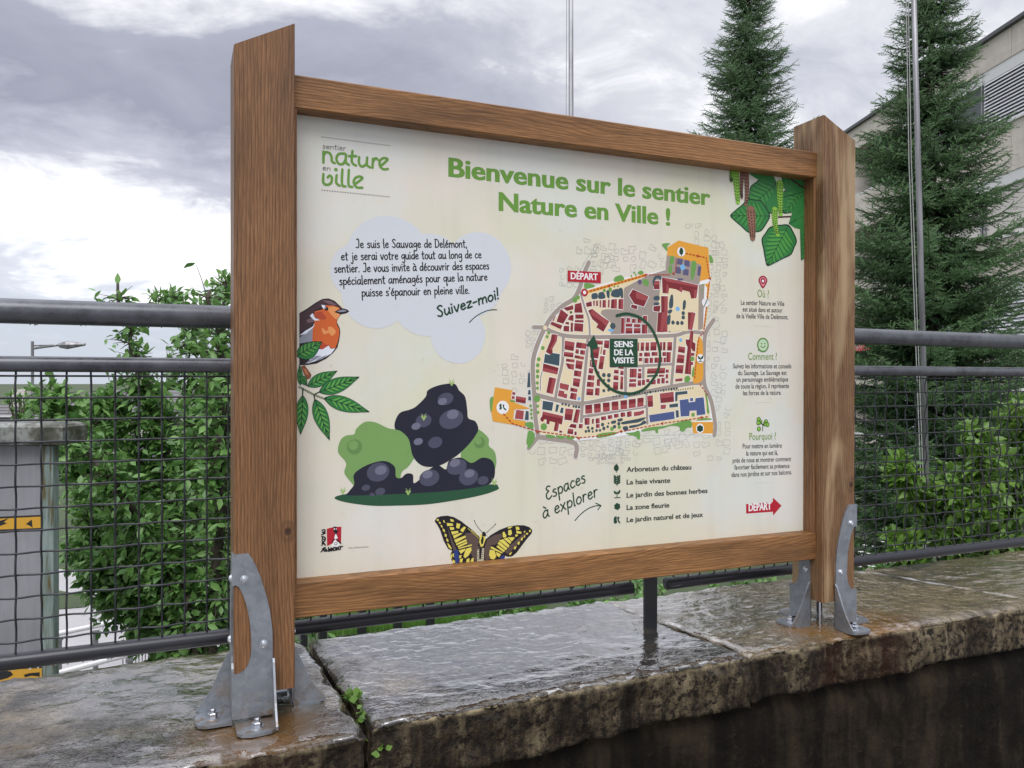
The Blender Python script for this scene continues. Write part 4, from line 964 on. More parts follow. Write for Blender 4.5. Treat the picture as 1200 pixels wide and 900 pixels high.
b = MB(); b.prism([(x, z*zs_) for x, z in [(-1.62, 1.2), (-1.25, 1.72), (-.35, 1.74), (-.35, 1.2)]], oo - fw*.006, rx, (0, 0, 1), fw, .02); b.obj('side_window', 'pane_dark', t)
for xx in (-1.45, 1.45):
    c = oo + rx*xx + np.array([0, 0, .34]) - fw*.02; b = MB(); b.tube([c, c + fw*.2], .34, 18); w_ = b.obj('wheel', 'rubber', t); b = MB(); b.tube([c - fw*.012, c], .2, 14); b.obj('rim', 'pole', w_)

# ------------------------------------------------------------------ weeds in the joints of the coping
for (px, py, d_, nl, sz, lab) in ((413, 818, 1.0, 16, .016, 'small green weed rooted in the joint beside the left bracket'), (443, 872, .955, 9, .020, 'small weed hanging in the joint at the coping edge'), (424, 838, .995, 10, .012, 'tiny moss tuft in the joint between the first two slabs')):
    q = onZ(px, py, d_); t = thing('weed', tuple(q), lab, 'weed')
    P = q + rng.normal(0, 1, (nl*2, 3))*np.array([.006, .014, .004]); D = rng.normal(0, 1, (nl*2, 3)); D[:, 2] = np.abs(D[:, 2])*.8
    V, Fs = scatter(LT*np.array([1.6, 1, 1]), LFa, P, rotmats(D), rng.uniform(.6, 1.2, nl*2)*sz); o = mk('foliage', V, Fs, 'leaf_bright', t, tuple(q)); set_tint(o, rng.random(nl*2), len(LT)); o['kind'] = 'stuff'
# ------------------------------------------------------------------ everything printed on the panel
def PXZ(px, py): q = onY(px, py, PY); return (q[0], q[2])
def frame(ox, oy, s): return lambda x, y: (ox + x/s, oy + y/s)
ident = lambda x, y: (x, y)
def pts(s):
    a = [float(v) for v in s.replace(',', ' ').split()]; return list(zip(a[0::2], a[1::2]))
def smooth(P, closed=True, sub=5):
    n = len(P); out = []
    for i in range(n if closed else n-1):
        g_ = (lambda k: P[k % n]) if closed else (lambda k: P[max(0, min(n-1, k))])
        p0, p1, p2, p3 = g_(i-1), g_(i), g_(i+1), g_(i+2)
        for k in range(sub):
            t = k/sub
            out.append(tuple(.5*((2*p1[d]) + (-p0[d]+p2[d])*t + (2*p0[d]-5*p1[d]+4*p2[d]-p3[d])*t*t + (-p0[d]+3*p1[d]-3*p2[d]+p3[d])*t**3) for d in (0, 1)))
    if not closed: out.append(P[-1])
    return out
C_ = dict(green=srgb(104, 150, 62), dgreen=srgb(33, 72, 50), forest=srgb(28, 66, 46), ink=srgb(20, 20, 28), grey=srgb(170, 170, 168), lgrey=srgb(188, 188, 186), cloud=srgb(209, 213, 219),
          cloud2=srgb(213, 220, 222), red=srgb(178, 30, 48), white=srgb(235, 235, 235), beige=srgb(228, 212, 176), road=srgb(160, 148, 138), roof=srgb(126, 42, 48), roofl=srgb(160, 74, 76), roofd=srgb(100, 30, 38),
          orange=srgb(226, 160, 58), slate=srgb(62, 82, 92), blue=srgb(78, 92, 138), water=srgb(120, 180, 226), lawn=srgb(108, 158, 80), purple=srgb(92, 88, 122), dash=srgb(176, 58, 38),
          rock=srgb(32, 34, 50), rockl=srgb(76, 76, 96), rockh=srgb(112, 112, 132), bush=srgb(120, 158, 92), bushd=srgb(98, 138, 78), mound=srgb(38, 82, 56), sprout=srgb(160, 190, 110),
          leaf=srgb(48, 124, 62), leafl=srgb(96, 162, 74), leafd=srgb(18, 52, 38), bark=srgb(128, 78, 52), brown=srgb(110, 78, 70), robin=srgb(204, 98, 48), robinl=srgb(224, 150, 90), robind=srgb(176, 74, 50),
          plum=srgb(70, 50, 56), plumd=srgb(38, 28, 36), bgrey=srgb(142, 146, 160), bwhite=srgb(224, 228, 240), yellow=srgb(222, 208, 96), fly=srgb(30, 26, 34), flyg=srgb(92, 76, 70), flyb=srgb(44, 62, 128),
          cat=srgb(134, 190, 66), catb=srgb(140, 98, 80), legend=srgb(22, 40, 36), pink=srgb(232, 130, 140), dred=srgb(140, 34, 52), text=srgb(28, 30, 40), olive=srgb(116, 150, 66), dots=srgb(120, 120, 116))
class Print:
    def __init__(s, name, fr=ident, base=0): s.name = name; s.V = []; s.F = []; s.c = []; s.fr = fr; s.lay = base; s.vc = []; s.stage = None; s.k = 0; s.k8 = 0
    def z(s):
        if s.stage == 8: s.k8 += 1; return PY - .0002 - .00032 - s.k8*.0000005
        if s.stage is not None: s.k = (s.k+1) % 64; return PY - .0002 - s.stage*.000040 - s.k*.0000006
        s.lay += 1; return PY - .0002 - s.lay*.000003
    def poly(s, P, col, sm=False, y=None):
        if isinstance(P, str): P = pts(P)
        if sm: P = smooth(P)
        Q = [PXZ(*s.fr(*p)) for p in P]; s.rawpoly(Q, col, y)
    def rawpoly(s, Q, col, y=None):
        y = y if y is not None else s.z()
        a = sum(Q[i-1][0]*Q[i][1]-Q[i][0]*Q[i-1][1] for i in range(len(Q)))
        if a < 0: Q = Q[::-1]
        b = len(s.V); s.V += [(x, y, z) for x, z in Q]; s.F.append(tuple(range(b, b+len(Q)))); s.vc += [C_[col] if isinstance(col, str) else col]*len(Q)
    def stroke(s, P, w, col, sm=False, closed=False, raw=False, taper=0, y=None):
        """w in metres on the panel"""
        if isinstance(P, str): P = pts(P)
        if sm: P = smooth(P, closed, 4)
        Q = [np.array(p) for p in P] if raw else [np.array(PXZ(*s.fr(*p))) for p in P]
        Q = [q for i, q in enumerate(Q) if i == 0 or np.linalg.norm(q-Q[i-1]) > 1e-6]
        if closed: Q.append(Q[0])
        if len(Q) < 2: 
            s.disc(Q[0], w/2, col, raw=True); return
        y = y if y is not None else s.z(); n = len(Q); L = []; R_ = []
        for i in range(n):
            if closed and i in (0, n-1): d0 = Q[-1]-Q[-2]; d1 = Q[1]-Q[0]
            else: d0 = Q[i]-Q[max(i-1, 0)] if i > 0 else Q[1]-Q[0]; d1 = Q[min(i+1, n-1)]-Q[i] if i < n-1 else d0
            d0 = d0/np.linalg.norm(d0); d1 = d1/np.linalg.norm(d1); m = d0+d1; nm = np.linalg.norm(m)
            if nm < .2: m = d1; nm = 1
            m = m/nm; k = 1/max(.55, m.dot(d1)); nrm = np.array([-m[1], m[0]])
            ww = w/2*k*(1 - taper*i/(n-1)); L.append(Q[i]+nrm*ww); R_.append(Q[i]-nrm*ww)
        b = len(s.V); s.V += [(p[0], y, p[1]) for p in L] + [(p[0], y, p[1]) for p in R_]; s.vc += [C_[col] if isinstance(col, str) else col]*(2*n)
        for i in range(n-1): s.F.append((b+n+i, b+n+i+1, b+i+1, b+i))
        if not closed and w > .0009:
            for e, q in ((0, Q[0]), (n-1, Q[-1])):
                s.disc(q, w/2*(1 - (taper if e else 0)), col, raw=True, n=8, y=y - 1e-6*(1+e % 2))
    def disc(s, c, r, col, raw=False, n=16, ry=None, y=None):
        c = c if raw else PXZ(*s.fr(*c)); ry = ry or r
        s.rawpoly([(c[0]+r*math.cos(6.2832*k/n), c[1]+ry*math.sin(6.2832*k/n)) for k in range(n)], col, y)
    def text(s, body, l, r, h, col, weight=0.0, shear=0.0, fat=0.0):
        """l, r: photo points of the baseline ends; h: cap height in metres"""
        cu = bpy.data.curves.new('t', 'FONT'); cu.body = body; cu.size = 1; cu.offset = weight; cu.resolution_u = 3; cu.shear = shear
        ob = bpy.data.objects.new('t', cu); COL.objects.link(ob); dg = bpy.context.evaluated_depsgraph_get(); me = bpy.data.meshes.new_from_object(ob.evaluated_get(dg))
        V = np.array([v.co[:] for v in me.vertices]); Fs = [tuple(p.vertices) for p in me.polygons]
        bpy.data.objects.remove(ob); bpy.data.meshes.remove(me); bpy.data.curves.remove(cu)
        a = np.array(PXZ(*s.fr(*l))); b_ = np.array(PXZ(*s.fr(*r))); x0 = V[:, 0].min(); x1 = V[:, 0].max(); d = b_-a; Lw = np.linalg.norm(d); d /= Lw
        kx = Lw/(x1-x0); ky = h/.729; nrm = np.array([-d[1], d[0]])
        for sh in ((0,) if not fat else (-fat, fat, 0)):
            k0 = len(s.V); y = s.z()
            for v in V:
                q = a + d*((v[0]-x0)*kx + sh*ky) + nrm*v[1]*ky; s.V.append((q[0], y, q[1]))
            s.F += [tuple(i+k0 for i in f) for f in Fs]; s.vc += [C_[col]]*len(V)
    def hand(s, body, l, r, xh, w, col, slant=0.0, link=False):
        """single-stroke handwriting, xh = x-height in metres"""
        a = np.array(PXZ(*s.fr(*l))); b_ = np.array(PXZ(*s.fr(*r))); d = b_-a; Lw = np.linalg.norm(d); d /= Lw; nrm = np.array([-d[1], d[0]])
        x = 0; S = []
        for ch in body:
            if ch == ' ': x += 3.4; continue
            wd, st = GL[ch]
            for q in st: S.append([(px + x, py) for px, py in q])
            x += wd + .9
        tot = x - .9; kx = Lw/tot; ky = xh/5.0; y = s.z()
        for q in S:
            if len(q) == 1: p = q[0]; c = a + d*(p[0]+p[1]*slant)*kx + nrm*p[1]*ky; s.disc(c, w*.62, col, raw=True, n=8); continue
            q = smooth(q, False, 5) if len(q) > 2 else q
            s.stroke([a + d*(p[0]+p[1]*slant)*kx + nrm*p[1]*ky for p in q], w, col, raw=True, y=y)
    def done(s, label=None):
        me = bpy.data.meshes.new(s.name); V = np.array(s.V) - np.array(WL[panel.name]); me.from_pydata(V.tolist(), [], s.F); me.update()
        at = me.color_attributes.new('ink', 'FLOAT_COLOR', 'POINT'); at.data.foreach_set('color', np.array([(c[0], c[1], c[2], 1) for c in s.vc], dtype=np.float32).ravel())
        me.materials.append(M['ink']); o = bpy.data.objects.new(s.name, me); COL.objects.link(o); place(o, panel, tuple(WL[panel.name])); return o
def G(w, *st): return (w, [pts(q) for q in st])
GL = {'a': G(4.4, '3.9 4.4 2 5 .4 3 .6 .8 2 .2 3.8 2.6', '3.9 5 3.8 1.2 4.6 .1'), 'b': G(4, '.6 9 .5 0', '.6 3.5 2.5 5 4 3 3 .2 .6 .4'), 'c': G(3.6, '3.5 4.3 2 5 .4 2.6 1.4 .2 3.6 .8'),
      'd': G(4.2, '3.8 4 2 4.8 .4 2.6 1.2 .2 3.8 1.8', '4 9.2 3.8 0'), 'e': G(3.8, '.6 2.6 3.4 3.3 2.6 5 .9 4.2 .5 1.6 1.8 .1 3.7 1'), 'g': G(4.2, '3.7 4.4 2 5 .4 3 1.4 .8 3.6 2.6', '3.9 5 3.9 -1.5 2.6 -3.6 .8 -2.8'),
      'h': G(4, '.6 9 .5 0', '.5 3 2.5 5 3.6 3.6 3.8 0'), 'i': G(1.2, '.6 4.8 .6 .2', '.7 7.2'), 'j': G(2.2, '1.6 4.8 1.5 -2 .4 -3.8 -.8 -2.8', '1.7 7.2'), 'l': G(1.4, '.7 9.3 .6 .6 1.3 .1'),
      'm': G(6.6, '.6 5 .5 0', '.5 3 2.2 5 3.3 3.8 3.3 0', '3.3 3 5 5 6.1 3.8 6.3 0'), 'n': G(4.2, '.6 5 .5 0', '.5 3 2.4 5 3.6 3.8 3.8 .1'), 'o': G(4, '2 5 .4 3.4 .6 .8 2.2 0 3.8 1.8 3.4 4.2 2 5'),
      'p': G(4, '.7 5 .4 -4', '.6 3.6 2.4 5 4 3.2 3 .4 .6 .8'), 'q': G(4.2, '3.8 4.2 2 5 .4 3 1.2 .4 3.7 2', '3.9 5 3.8 -4 4.6 -3.4'), 'r': G(3, '.6 5 .5 0', '.5 2.8 1.6 4.8 3 4.6'),
      's': G(3.2, '3 4.6 1.6 5 .6 3.8 2.8 2 2.2 .1 .3 .5'), 't': G(3, '1.5 8 1.4 .6 2.6 .3', '.1 5.2 3 5.6'), 'u': G(4.2, '.5 5 .5 1.4 1.8 0 3.6 2.2', '3.7 5 3.7 .8 4.4 .1'), 'v': G(3.8, '.3 5 1.8 .1 3.7 5.2'),
      'x': G(3.8, '.3 5 3.6 0', '3.5 5 .2 0'), 'z': G(3.8, '.4 4.8 3.5 4.9 .5 .4 3.7 .3'), 'J': G(4.2, '1.4 8.8 3.6 9 3.5 2 2.4 .1 .3 .8'), 'S': G(4.2, '4 8 2.6 9 .8 7.4 3.6 3 2.6 .2 .3 1.2'),
      'D': G(5, '.8 9 .6 0', '.2 8.8 3 8.8 5 5.4 3.8 1 .4 .1'), 'E': G(4.4, '4.2 8.2 2.4 9 1.1 7.4 2.8 5.4', '2.8 5.4 .6 4 .6 1.2 2.2 0 4.4 1.4'),
      ',': G(1, '.7 .6 .3 -1.4'), '.': G(1, '.5 .3'), "'": G(1, '.8 9 .4 7'), '!': G(1.4, '1 9.4 .6 3', '.5 .4'), '-': G(3, '.2 3 2.8 3.3'),
      'é': G(3.8, '.6 2.6 3.4 3.3 2.6 5 .9 4.2 .5 1.6 1.8 .1 3.7 1', '1.7 6 3 7.8'), 'à': G(4.4, '3.9 4.4 2 5 .4 3 .6 .8 2 .2 3.8 2.6', '3.9 5 3.8 1.2 4.6 .1', '1.2 8 2.8 6.4')}
GL['z_'] = GL['z']
# clouds behind the speech
p = Print('speech_cloud', ident)
for (x, y, r) in ((457, 305, 52), (505, 318, 44), (562, 312, 40), (420, 318, 33), (550, 330, 42), (440, 345, 40), (500, 350, 44), (537, 392, 34)):
    c = PXZ(x, y); rr = abs(PXZ(x, y-r)[1]-c[1]); p.disc(c, rr, 'cloud', raw=True, n=48)
p.done()
# logo top left
p = Print('trail_logo', frame(360, 150, 10), 20)
for (l, r) in (((175, 105), (958, 207)), ((175, 728), (958, 806))):
    for k in range(27): p.disc((l[0]+(r[0]-l[0])*k/26, l[1]+(r[1]-l[1])*k/26), .0013, 'dots', n=6)
gw = .0046
def logo(P, sm=True, w=gw, col='green'): p.stroke(P, w, col, sm)
for q in ['190 275 190 405', '190 330 215 285 262 295 285 340 290 390 322 412', '440 300 370 305 342 360 368 418 420 420 450 370', '455 312 452 400 490 432', '530 270 524 400 572 440', '610 340 606 410 640 452 690 425 700 380', '703 345 700 430 738 462',
          '770 360 765 466', '768 400 800 355 828 372', '868 440 940 372 900 352 855 380 850 440 890 482 945 480',
          '190 540 186 620 200 655 240 665 282 640 288 580 262 558 240 580', '345 552 340 640 380 676', '412 485 408 660 450 684', '488 490 484 665 528 690', '562 655 645 590 610 568 560 590 545 640 580 695 645 698']: logo(q)
p.stroke('488 330 575 330', gw, 'green'); p.disc((336, 488), .0033, 'green')
p.hand('sentier', (180, 240), (452, 266), .0055, .0012, 'dots'); p.hand('en', (180, 492), (272, 503), .0055, .0012, 'dots'); p.done()
# title
p = Print('title_lettering', ident, 20)
ch = abs(PXZ(526, 183)[1]-PXZ(526, 206)[1])
p.text('Bienvenue sur le sentier', (526, 206.5), (832, 240.5), ch*1.0, 'green', .018, fat=.022); p.text('Nature en Ville !', (585, 246.5), (785, 264), ch*1.0, 'green', .018, fat=.022); p.done()
# handwritten speech
p = Print('speech_lettering', ident, 20); xh = .0088; w_ = .0022
for body, l, r in (('Je suis le Sauvage de Delémont,', (417, 290.5), (547, 290)), ('et je serai votre guide tout au long de ce', (400, 305), (564, 302.5)), ('sentier. Je vous invite à découvrir des espaces', (392, 319.5), (573, 315.5)),
                   ('spécialement aménagés pour que la nature', (398, 334), (571, 328.5)), ("puisse s'épanouir en pleine ville.", (424, 347.5), (550, 344))): p.hand(body, l, r, xh, w_, 'ink')
p.hand('Suivez-moi!', (513, 372), (585, 350), .0115, .0036, 'forest', .12)
p.stroke('550 378 556 372 564 367 573 363.5 582 363', .0020, 'forest', True); p.done()
# robin
p = Print('robin_print', frame(345, 340, 10), 20)
p.poly('58 270 150 215 250 145 330 102 400 97 470 125 535 185 560 212 620 228 642 250 600 272 545 285 505 345 500 380 530 440 538 500 525 590 505 670 450 740 370 805 260 860 150 878 58 880', 'plumd')
p.poly('58 285 160 225 255 155 330 112 400 108 460 130 530 190 520 205 440 180 340 185 320 200 230 240 220 330 235 400 150 450 58 500', 'plum', False)
p.poly('320 118 420 125 500 175 470 178 400 160', srgb(116, 92, 98)); p.poly('140 350 215 320 230 370 150 385', srgb(116, 92, 98))
p.poly('58 560 130 500 215 440 215 600 58 625', 'bgrey'); p.poly('58 530 130 475 215 425 240 380 240 420 140 510', 'bwhite')
p.poly('235 250 330 225 375 175 450 180 525 205 545 230 475 262 540 285 500 345 495 400 522 450 528 510 510 600 480 680 425 685 395 640 330 695 300 650 300 600 210 600 215 450 235 400 235 355 300 352 235 310', 'robin')
p.poly('480 262 540 285 500 345 470 330 400 250 375 200 450 190 520 210', 'robinl'); p.poly('240 260 320 250 380 330 340 350 250 320', 'robind')
p.poly('320 440 380 480 400 430 450 440 485 490 440 535 400 500 345 520', 'robinl', True)
p.poly('300 600 320 605 395 650 330 700 220 640', 'robind'); p.poly('215 270 240 325 300 352 235 358 180 300', 'bwhite')
p.poly('470 255 550 218 600 222 640 250 590 275 520 268', 'plumd', True); p.poly('500 248 570 230 610 246 540 256', 'bgrey', True)
p.poly('315 172 362 178 350 225 325 200', 'bwhite'); p.disc((375, 218), .0036, 'fly'); p.disc((366, 208), .0008, 'white', n=8)
p.poly('330 695 400 650 425 690 478 682 430 745 330 800 250 830 150 860 200 780 280 690', 'bwhite'); p.poly('150 840 250 770 320 770 240 820 120 868', 'bgrey'); p.poly('280 800 385 755 330 805 240 835', 'bgrey')
for x, y in ((405, 345), (470, 340), (350, 515), (430, 560), (480, 540), (460, 625), (395, 465), (270, 300)): p.disc((x, y), .0008, 'robind', n=6)
p.done()
# printed leaves, left
def pleaf(p, tip, base, wid, fill='leaf', vein='leafd', hl='leafl', nv=5, serr=False, off=0.0):
    t = np.array(tip, float); b_ = np.array(base, float); d = t-b_; L = np.linalg.norm(d); d /= L; n_ = np.array([-d[1], d[0]]); O = []
    pr = [(0, 0), (.08, .45), (.22, .85), (.38, 1.0), (.55, .92), (.72, .66), (.87, .32), (1, 0)]
    for s_ in (1, -1):
        for u, w in (pr if s_ > 0 else pr[::-1][1:-1]):
            j = 1 + (.06*math.sin(u*60) if serr else 0); O.append(tuple(b_ + d*L*u + n_*s_*wid/2*w*j + n_*off*wid*math.sin(u*3.14)))
    P = smooth(O, True, 4); c = b_ + d*L*.45
    p.poly(P, vein); p.poly([tuple(c + (np.array(q)-c)*np.array([.93, .93])) for q in P], fill)
    for k in range(nv):
        u = .12 + .72*k/nv
        for s_ in (1, -1):
            a0 = b_ + d*L*u; w = np.interp(u+.17, [q[0] for q in pr], [q[1] for q in pr])*wid/2*.86; a1 = b_ + d*L*(u+.19) + n_*s_*w
            m = (a0+a1)/2 + d*L*.055; p.poly([tuple(a0+d*L*.03), tuple(a1+d*L*.012), tuple(m+n_*s_*w*.12+d*L*.045), tuple(a0+d*L*.10)], hl)
            p.stroke([tuple(a0), tuple(a1)], .0010, vein)
    p.stroke([tuple(b_), tuple(t)], .0014, vein)
p = Print('leaf_sprig_print', frame(345, 425, 10), 60)
p.stroke('58 285 230 375 380 435', .0034, srgb(96, 106, 84)); p.stroke('58 285 230 375 380 435', .0016, srgb(142, 148, 120))
p.stroke('230 375 300 340', .0022, 'leafd'); p.stroke('230 380 240 440', .0022, 'leafd'); p.stroke('100 300 95 390', .0022, 'leafd')
p.poly('75 45 120 30 200 140 190 180 150 200 120 150', 'bark'); p.poly('100 60 140 80 170 150 130 130', srgb(190, 120, 80))
pleaf(p, (500, 97), (155, 275), 150); pleaf(p, (758, 168), (290, 345), 180, nv=6); pleaf(p, (875, 575), (350, 415), 175, nv=6); pleaf(p, (410, 905), (240, 430), 175, nv=6); pleaf(p, (72, 840), (100, 385), 150)
pleaf(p, (150, 270), (62, 150), 90); pleaf(p, (62, 20), (70, 260), 70, nv=3); p.done()
p2_ = Print('leaf_sprig_print', frame(345, 340, 10), 90); pleaf(p2_, (322, 605), (20, 770), 190, off=.1); p2_.done()
# boulders, bushes and grassy mound
p = Print('boulder_print', frame(340, 330, 4), 40)
p.poly('235 745 225 800 262 850 255 900 300 960 300 1000 500 1000 520 900 560 860 600 780 560 700 470 690 400 660 350 658 310 690 300 715 262 722', 'bush', True)
p.poly('820 720 860 690 895 700 930 735 932 770 960 800 965 860 940 900 850 890 800 840', 'bush', True)
for x, y, r in ((302, 775, .0145), (888, 755, .0115)): p.disc((x, y), r, 'bushd'); p.disc((x-6, y-8), r*.62, 'bush')
p.poly('208 1014 260 1034 380 1050 500 1050 640 1044 780 1024 900 1000 970 976 975 962 940 950 700 975 400 990 260 996', 'mound', True)
p.poly('745 478 775 482 792 510 820 540 830 600 835 640 868 655 882 690 870 720 840 760 800 800 760 830 700 862 640 868 600 850 572 810 556 740 520 702 492 690 492 655 515 615 560 600 590 585 635 540 645 510 690 488', 'rock', True)
p.poly('300 950 298 905 340 870 400 846 450 842 490 868 496 915 520 920 545 900 575 905 580 945 620 915 640 890 690 860 730 880 745 840 800 825 850 850 900 825 945 838 960 880 950 930 900 960 700 985 400 1000 270 1002 275 985', 'rock', True)
def ell(cx, cy, rx, ry, ang, col):
    a = math.radians(ang); p.poly([(cx+rx*math.cos(t)*math.cos(a)-ry*math.sin(t)*math.sin(a), cy+rx*math.cos(t)*math.sin(a)+ry*math.sin(t)*math.cos(a)) for t in np.linspace(0, 6.2832, 25)[:-1]], col)
for e in ((728, 550, 38, 28, -20), (755, 645, 58, 44, -22), (625, 652, 38, 30, -20), (680, 754, 34, 26, -20), (412, 893, 54, 44, -18), (355, 966, 20, 14, -15), (422, 984, 24, 17, -20), (652, 920, 48, 38, -20), (780, 868, 48, 36, -20), (836, 916, 46, 38, -20), (904, 932, 26, 20, -15), (384, 998, 12, 8, 0)):
    ell(*e, 'rockl')
for e in ((714, 562, 22, 16, -18), (762, 622, 28, 22, -18), (590, 678, 22, 16, -18), (600, 750, 22, 16, -18), (425, 884, 28, 21, -18), (644, 904, 24, 18, -18), (772, 850, 25, 18, -18), (840, 900, 24, 18, -18)): ell(*e, 'rockh')
def sprout(x, y, s=1.0):
    for dx, dy in ((-14, -16), (-14, -2), (14, -16), (14, -2), (0, -26)): p.poly([(x, y+12*s), (x+dx*.55*s, y+dy*s+2), (x+dx*s, y+(dy-8)*s), (x+dx*.2*s, y+(dy-6)*s*.5)], 'sprout', True)
for x, y in ((757, 478), (626, 640), (247, 985), (553, 990), (957, 944)): sprout(x, y)
p.done()
# butterfly
p = Print('butterfly_print', frame(505, 595, 10), 40)
def yb(*Q):
    for q in Q: p.poly(q, 'yellow')
p.poly('42 155 70 115 120 98 190 92 270 110 350 155 440 225 520 290 570 345 600 380 640 370 700 320 800 260 900 222 1000 205 1090 205 1150 225 1188 262 1180 300 1120 370 1060 450 1000 530 950 570 900 575 870 560 860 600 780 606 640 622 520 640 330 660 265 655 235 600 228 540 250 505 200 480 150 390 110 270 80 210', 'fly', False)
p.poly('395 300 480 290 545 350 570 400 545 440 600 480 560 560 520 632 480 560 420 420', 'flyg'); p.poly('660 370 740 320 830 300 830 350 760 430 700 440 680 520 700 600 640 618 620 500 640 430', 'flyg')
p.poly('190 220 260 400 300 490 330 560 325 640 290 640 270 520 220 350', 'flyg'); p.poly('870 520 930 440 1020 360 1100 290 1130 300 1060 380 980 470 900 545', 'flyg')
yb('70 128 92 135 88 158 66 150', '95 160 115 172 110 192 92 182', '112 200 130 205 138 232 120 228', '135 240 160 255 165 290 142 275', '160 300 185 315 182 345 162 335', '180 355 202 370 204 402 182 390', '190 410 215 430 240 470 238 490 205 460',
   '185 178 255 185 260 210 190 214', '225 130 262 140 272 165 230 160', '140 145 158 150 165 180 148 170', '300 180 345 190 330 245 295 235', '352 250 385 220 410 228 375 288 345 270', '218 225 268 228 272 255 228 262',
   '235 278 318 270 322 292 250 318', '258 325 345 295 370 302 270 362', '272 375 400 325 412 345 290 412', '292 420 412 368 418 392 300 440', '312 448 420 398 425 420 318 466', '320 470 478 428 480 442 325 484',
   '325 500 400 478 400 500 350 540', '410 480 470 462 475 500 440 560 400 592 380 570', '335 555 360 555 350 590 330 590', '340 600 375 592 365 640 335 640', '420 600 450 590 450 635 412 638', '480 590 500 588 498 632 460 632', '232 545 250 540 245 600 232 600', '255 530 270 540 270 580 255 570', '255 605 285 625 280 650 250 640',
   '580 310 625 308 640 370 610 450 585 462 565 400', '838 290 858 278 885 330 872 350 842 345', '905 262 940 258 950 300 930 325 905 318', '990 220 1030 225 1040 255 1000 265', '1000 268 1060 282 1058 305 1000 300', '985 318 1010 310 1020 325 990 345', '905 225 960 220 930 240 900 245',
   '900 345 975 345 978 360 945 395', '850 362 895 350 940 400 930 425', '795 385 845 368 920 440 905 468', '780 422 800 395 895 475 875 498', '765 455 785 440 870 505 848 520', '700 455 720 458 840 525 830 535 700 475', '690 490 745 500 765 570 740 605 700 600 680 550', '760 515 820 545 800 580 770 560',
   '1150 258 1172 262 1165 285 1148 282', '1122 290 1140 298 1128 318 1112 308', '1092 325 1105 318 1100 350 1085 345', '1058 352 1080 348 1068 385 1050 375', '1018 400 1045 395 1030 435 1012 425', '978 455 1005 450 985 490 970 480', '918 535 950 515 935 550 915 552', '1090 275 1108 268 1100 288 1085 290')
p.poly('600 330 620 350 610 420 592 430 582 390', 'fly'); p.poly('270 500 312 490 330 560 322 655 290 655 268 560', 'flyb'); p.poly('812 575 850 550 865 585 850 606 805 606', 'flyb'); p.poly('540 490 620 470 620 620 540 625', srgb(190, 186, 160)); p.poly('565 470 600 465 585 600 565 598', 'fly')
for k in range(5): p.stroke([(545, 500+k*26), (612, 494+k*26)], .0010, 'fly')
for q in ('430 240 570 365', '470 262 560 330'): p.stroke(q, .0009, 'yellow')
p.stroke('604 292 560 240 525 190 508 150', .0009, 'fly', True); p.stroke('645 296 690 255 735 215 757 190', .0009, 'fly', True); p.disc((508, 150), .0010, 'fly', n=8); p.disc((757, 190), .0011, 'fly', n=8); p.poly('605 285 632 285 645 330 600 330', 'fly', True); p.done()
# birch leaves with catkins, top right (panel edge clips at the lath)
p = Print('birch_branch_print', frame(845, 190, 10), 40)
pleaf(p, (300, 560), (650, 250), 430, 'leaf', 'leafd', srgb(66, 142, 66), 7, True, -.08)
pleaf(p, (105, 628), (575, 632), 400, 'leaf', 'leafd', srgb(66, 142, 66), 7, True)
pleaf(p, (730, 600), (985, 300), 330, 'leaf', 'leafd', srgb(66, 142, 66), 6, True)
p.poly('320 95 520 95 600 130 650 240 560 230 420 200 330 140', 'leaf'); p.poly('700 120 990 170 990 400 860 380 720 300', 'leaf'); p.poly('640 300 800 380 740 560 560 560 530 470', 'leaf')
p.poly('990 360 990 800 860 770 790 720 840 560 920 420', 'leaf'); p.stroke('990 370 900 430 830 560', .0012, 'leafd'); p.stroke('990 620 930 650 800 720', .0020, 'leafd'); p.stroke('770 160 860 230 990 320', .0042, srgb(60, 36, 36)); p.stroke('720 410 900 370 990 340', .0020, 'leafd')
for k in range(5): p.stroke([(700+k*60, 130+k*14), (740+k*60, 250+k*18)], .0012, 'leafd')
for k in range(6): p.stroke([(735+k*38, 560-k*12), (800+k*34, 440-k*26)], .0013, srgb(66, 142, 66)); p.stroke([(860+k*20, 740-k*3), (905+k*16, 640-k*20)], .0012, srgb(66, 142, 66))
p.stroke('670 645 810 638', .0036, srgb(70, 36, 40))
pleaf(p, (540, 1215), (790, 735), 400, 'leaf', 'leafd', srgb(76, 152, 66), 8, True, .02)
p.poly('925 790 990 770 990 1115 935 1150', 'leaf'); p.stroke('925 790 935 1150 990 1115', .0012, 'leafd')
for k in range(5): p.stroke([(940, 860+k*55), (990, 835+k*55)], .0010, 'leafd')
def catkin(P, w0, col, n=10):
    Q = smooth(pts(P), False, 6); p.stroke(Q, w0, col, taper=.45); a = [np.array(PXZ(*p.fr(*q))) for q in Q]
    for i in range(0, len(a)-1, 1):
        for s_ in (-1, 0, 1): q = a[i] + np.array([s_*w0*.33*(1-.4*i/len(a)), (.0012 if s_ else 0)]); p.disc(q, .0018, 'fly', raw=True, n=6)
catkin('125 85 120 200 118 225', 0.0140, 'cat'); catkin('165 90 180 280 195 470', 0.0210, 'cat'); catkin('245 110 235 300 240 420', 0.0123, 'catb'); catkin('290 110 300 320 288 500', 0.0158, 'catb')
catkin('345 575 360 760 368 890', 0.0262, 'catb'); catkin('685 260 688 450 695 610', 0.0210, 'cat'); catkin('625 570 630 720 660 850', 0.0192, 'cat'); p.done()
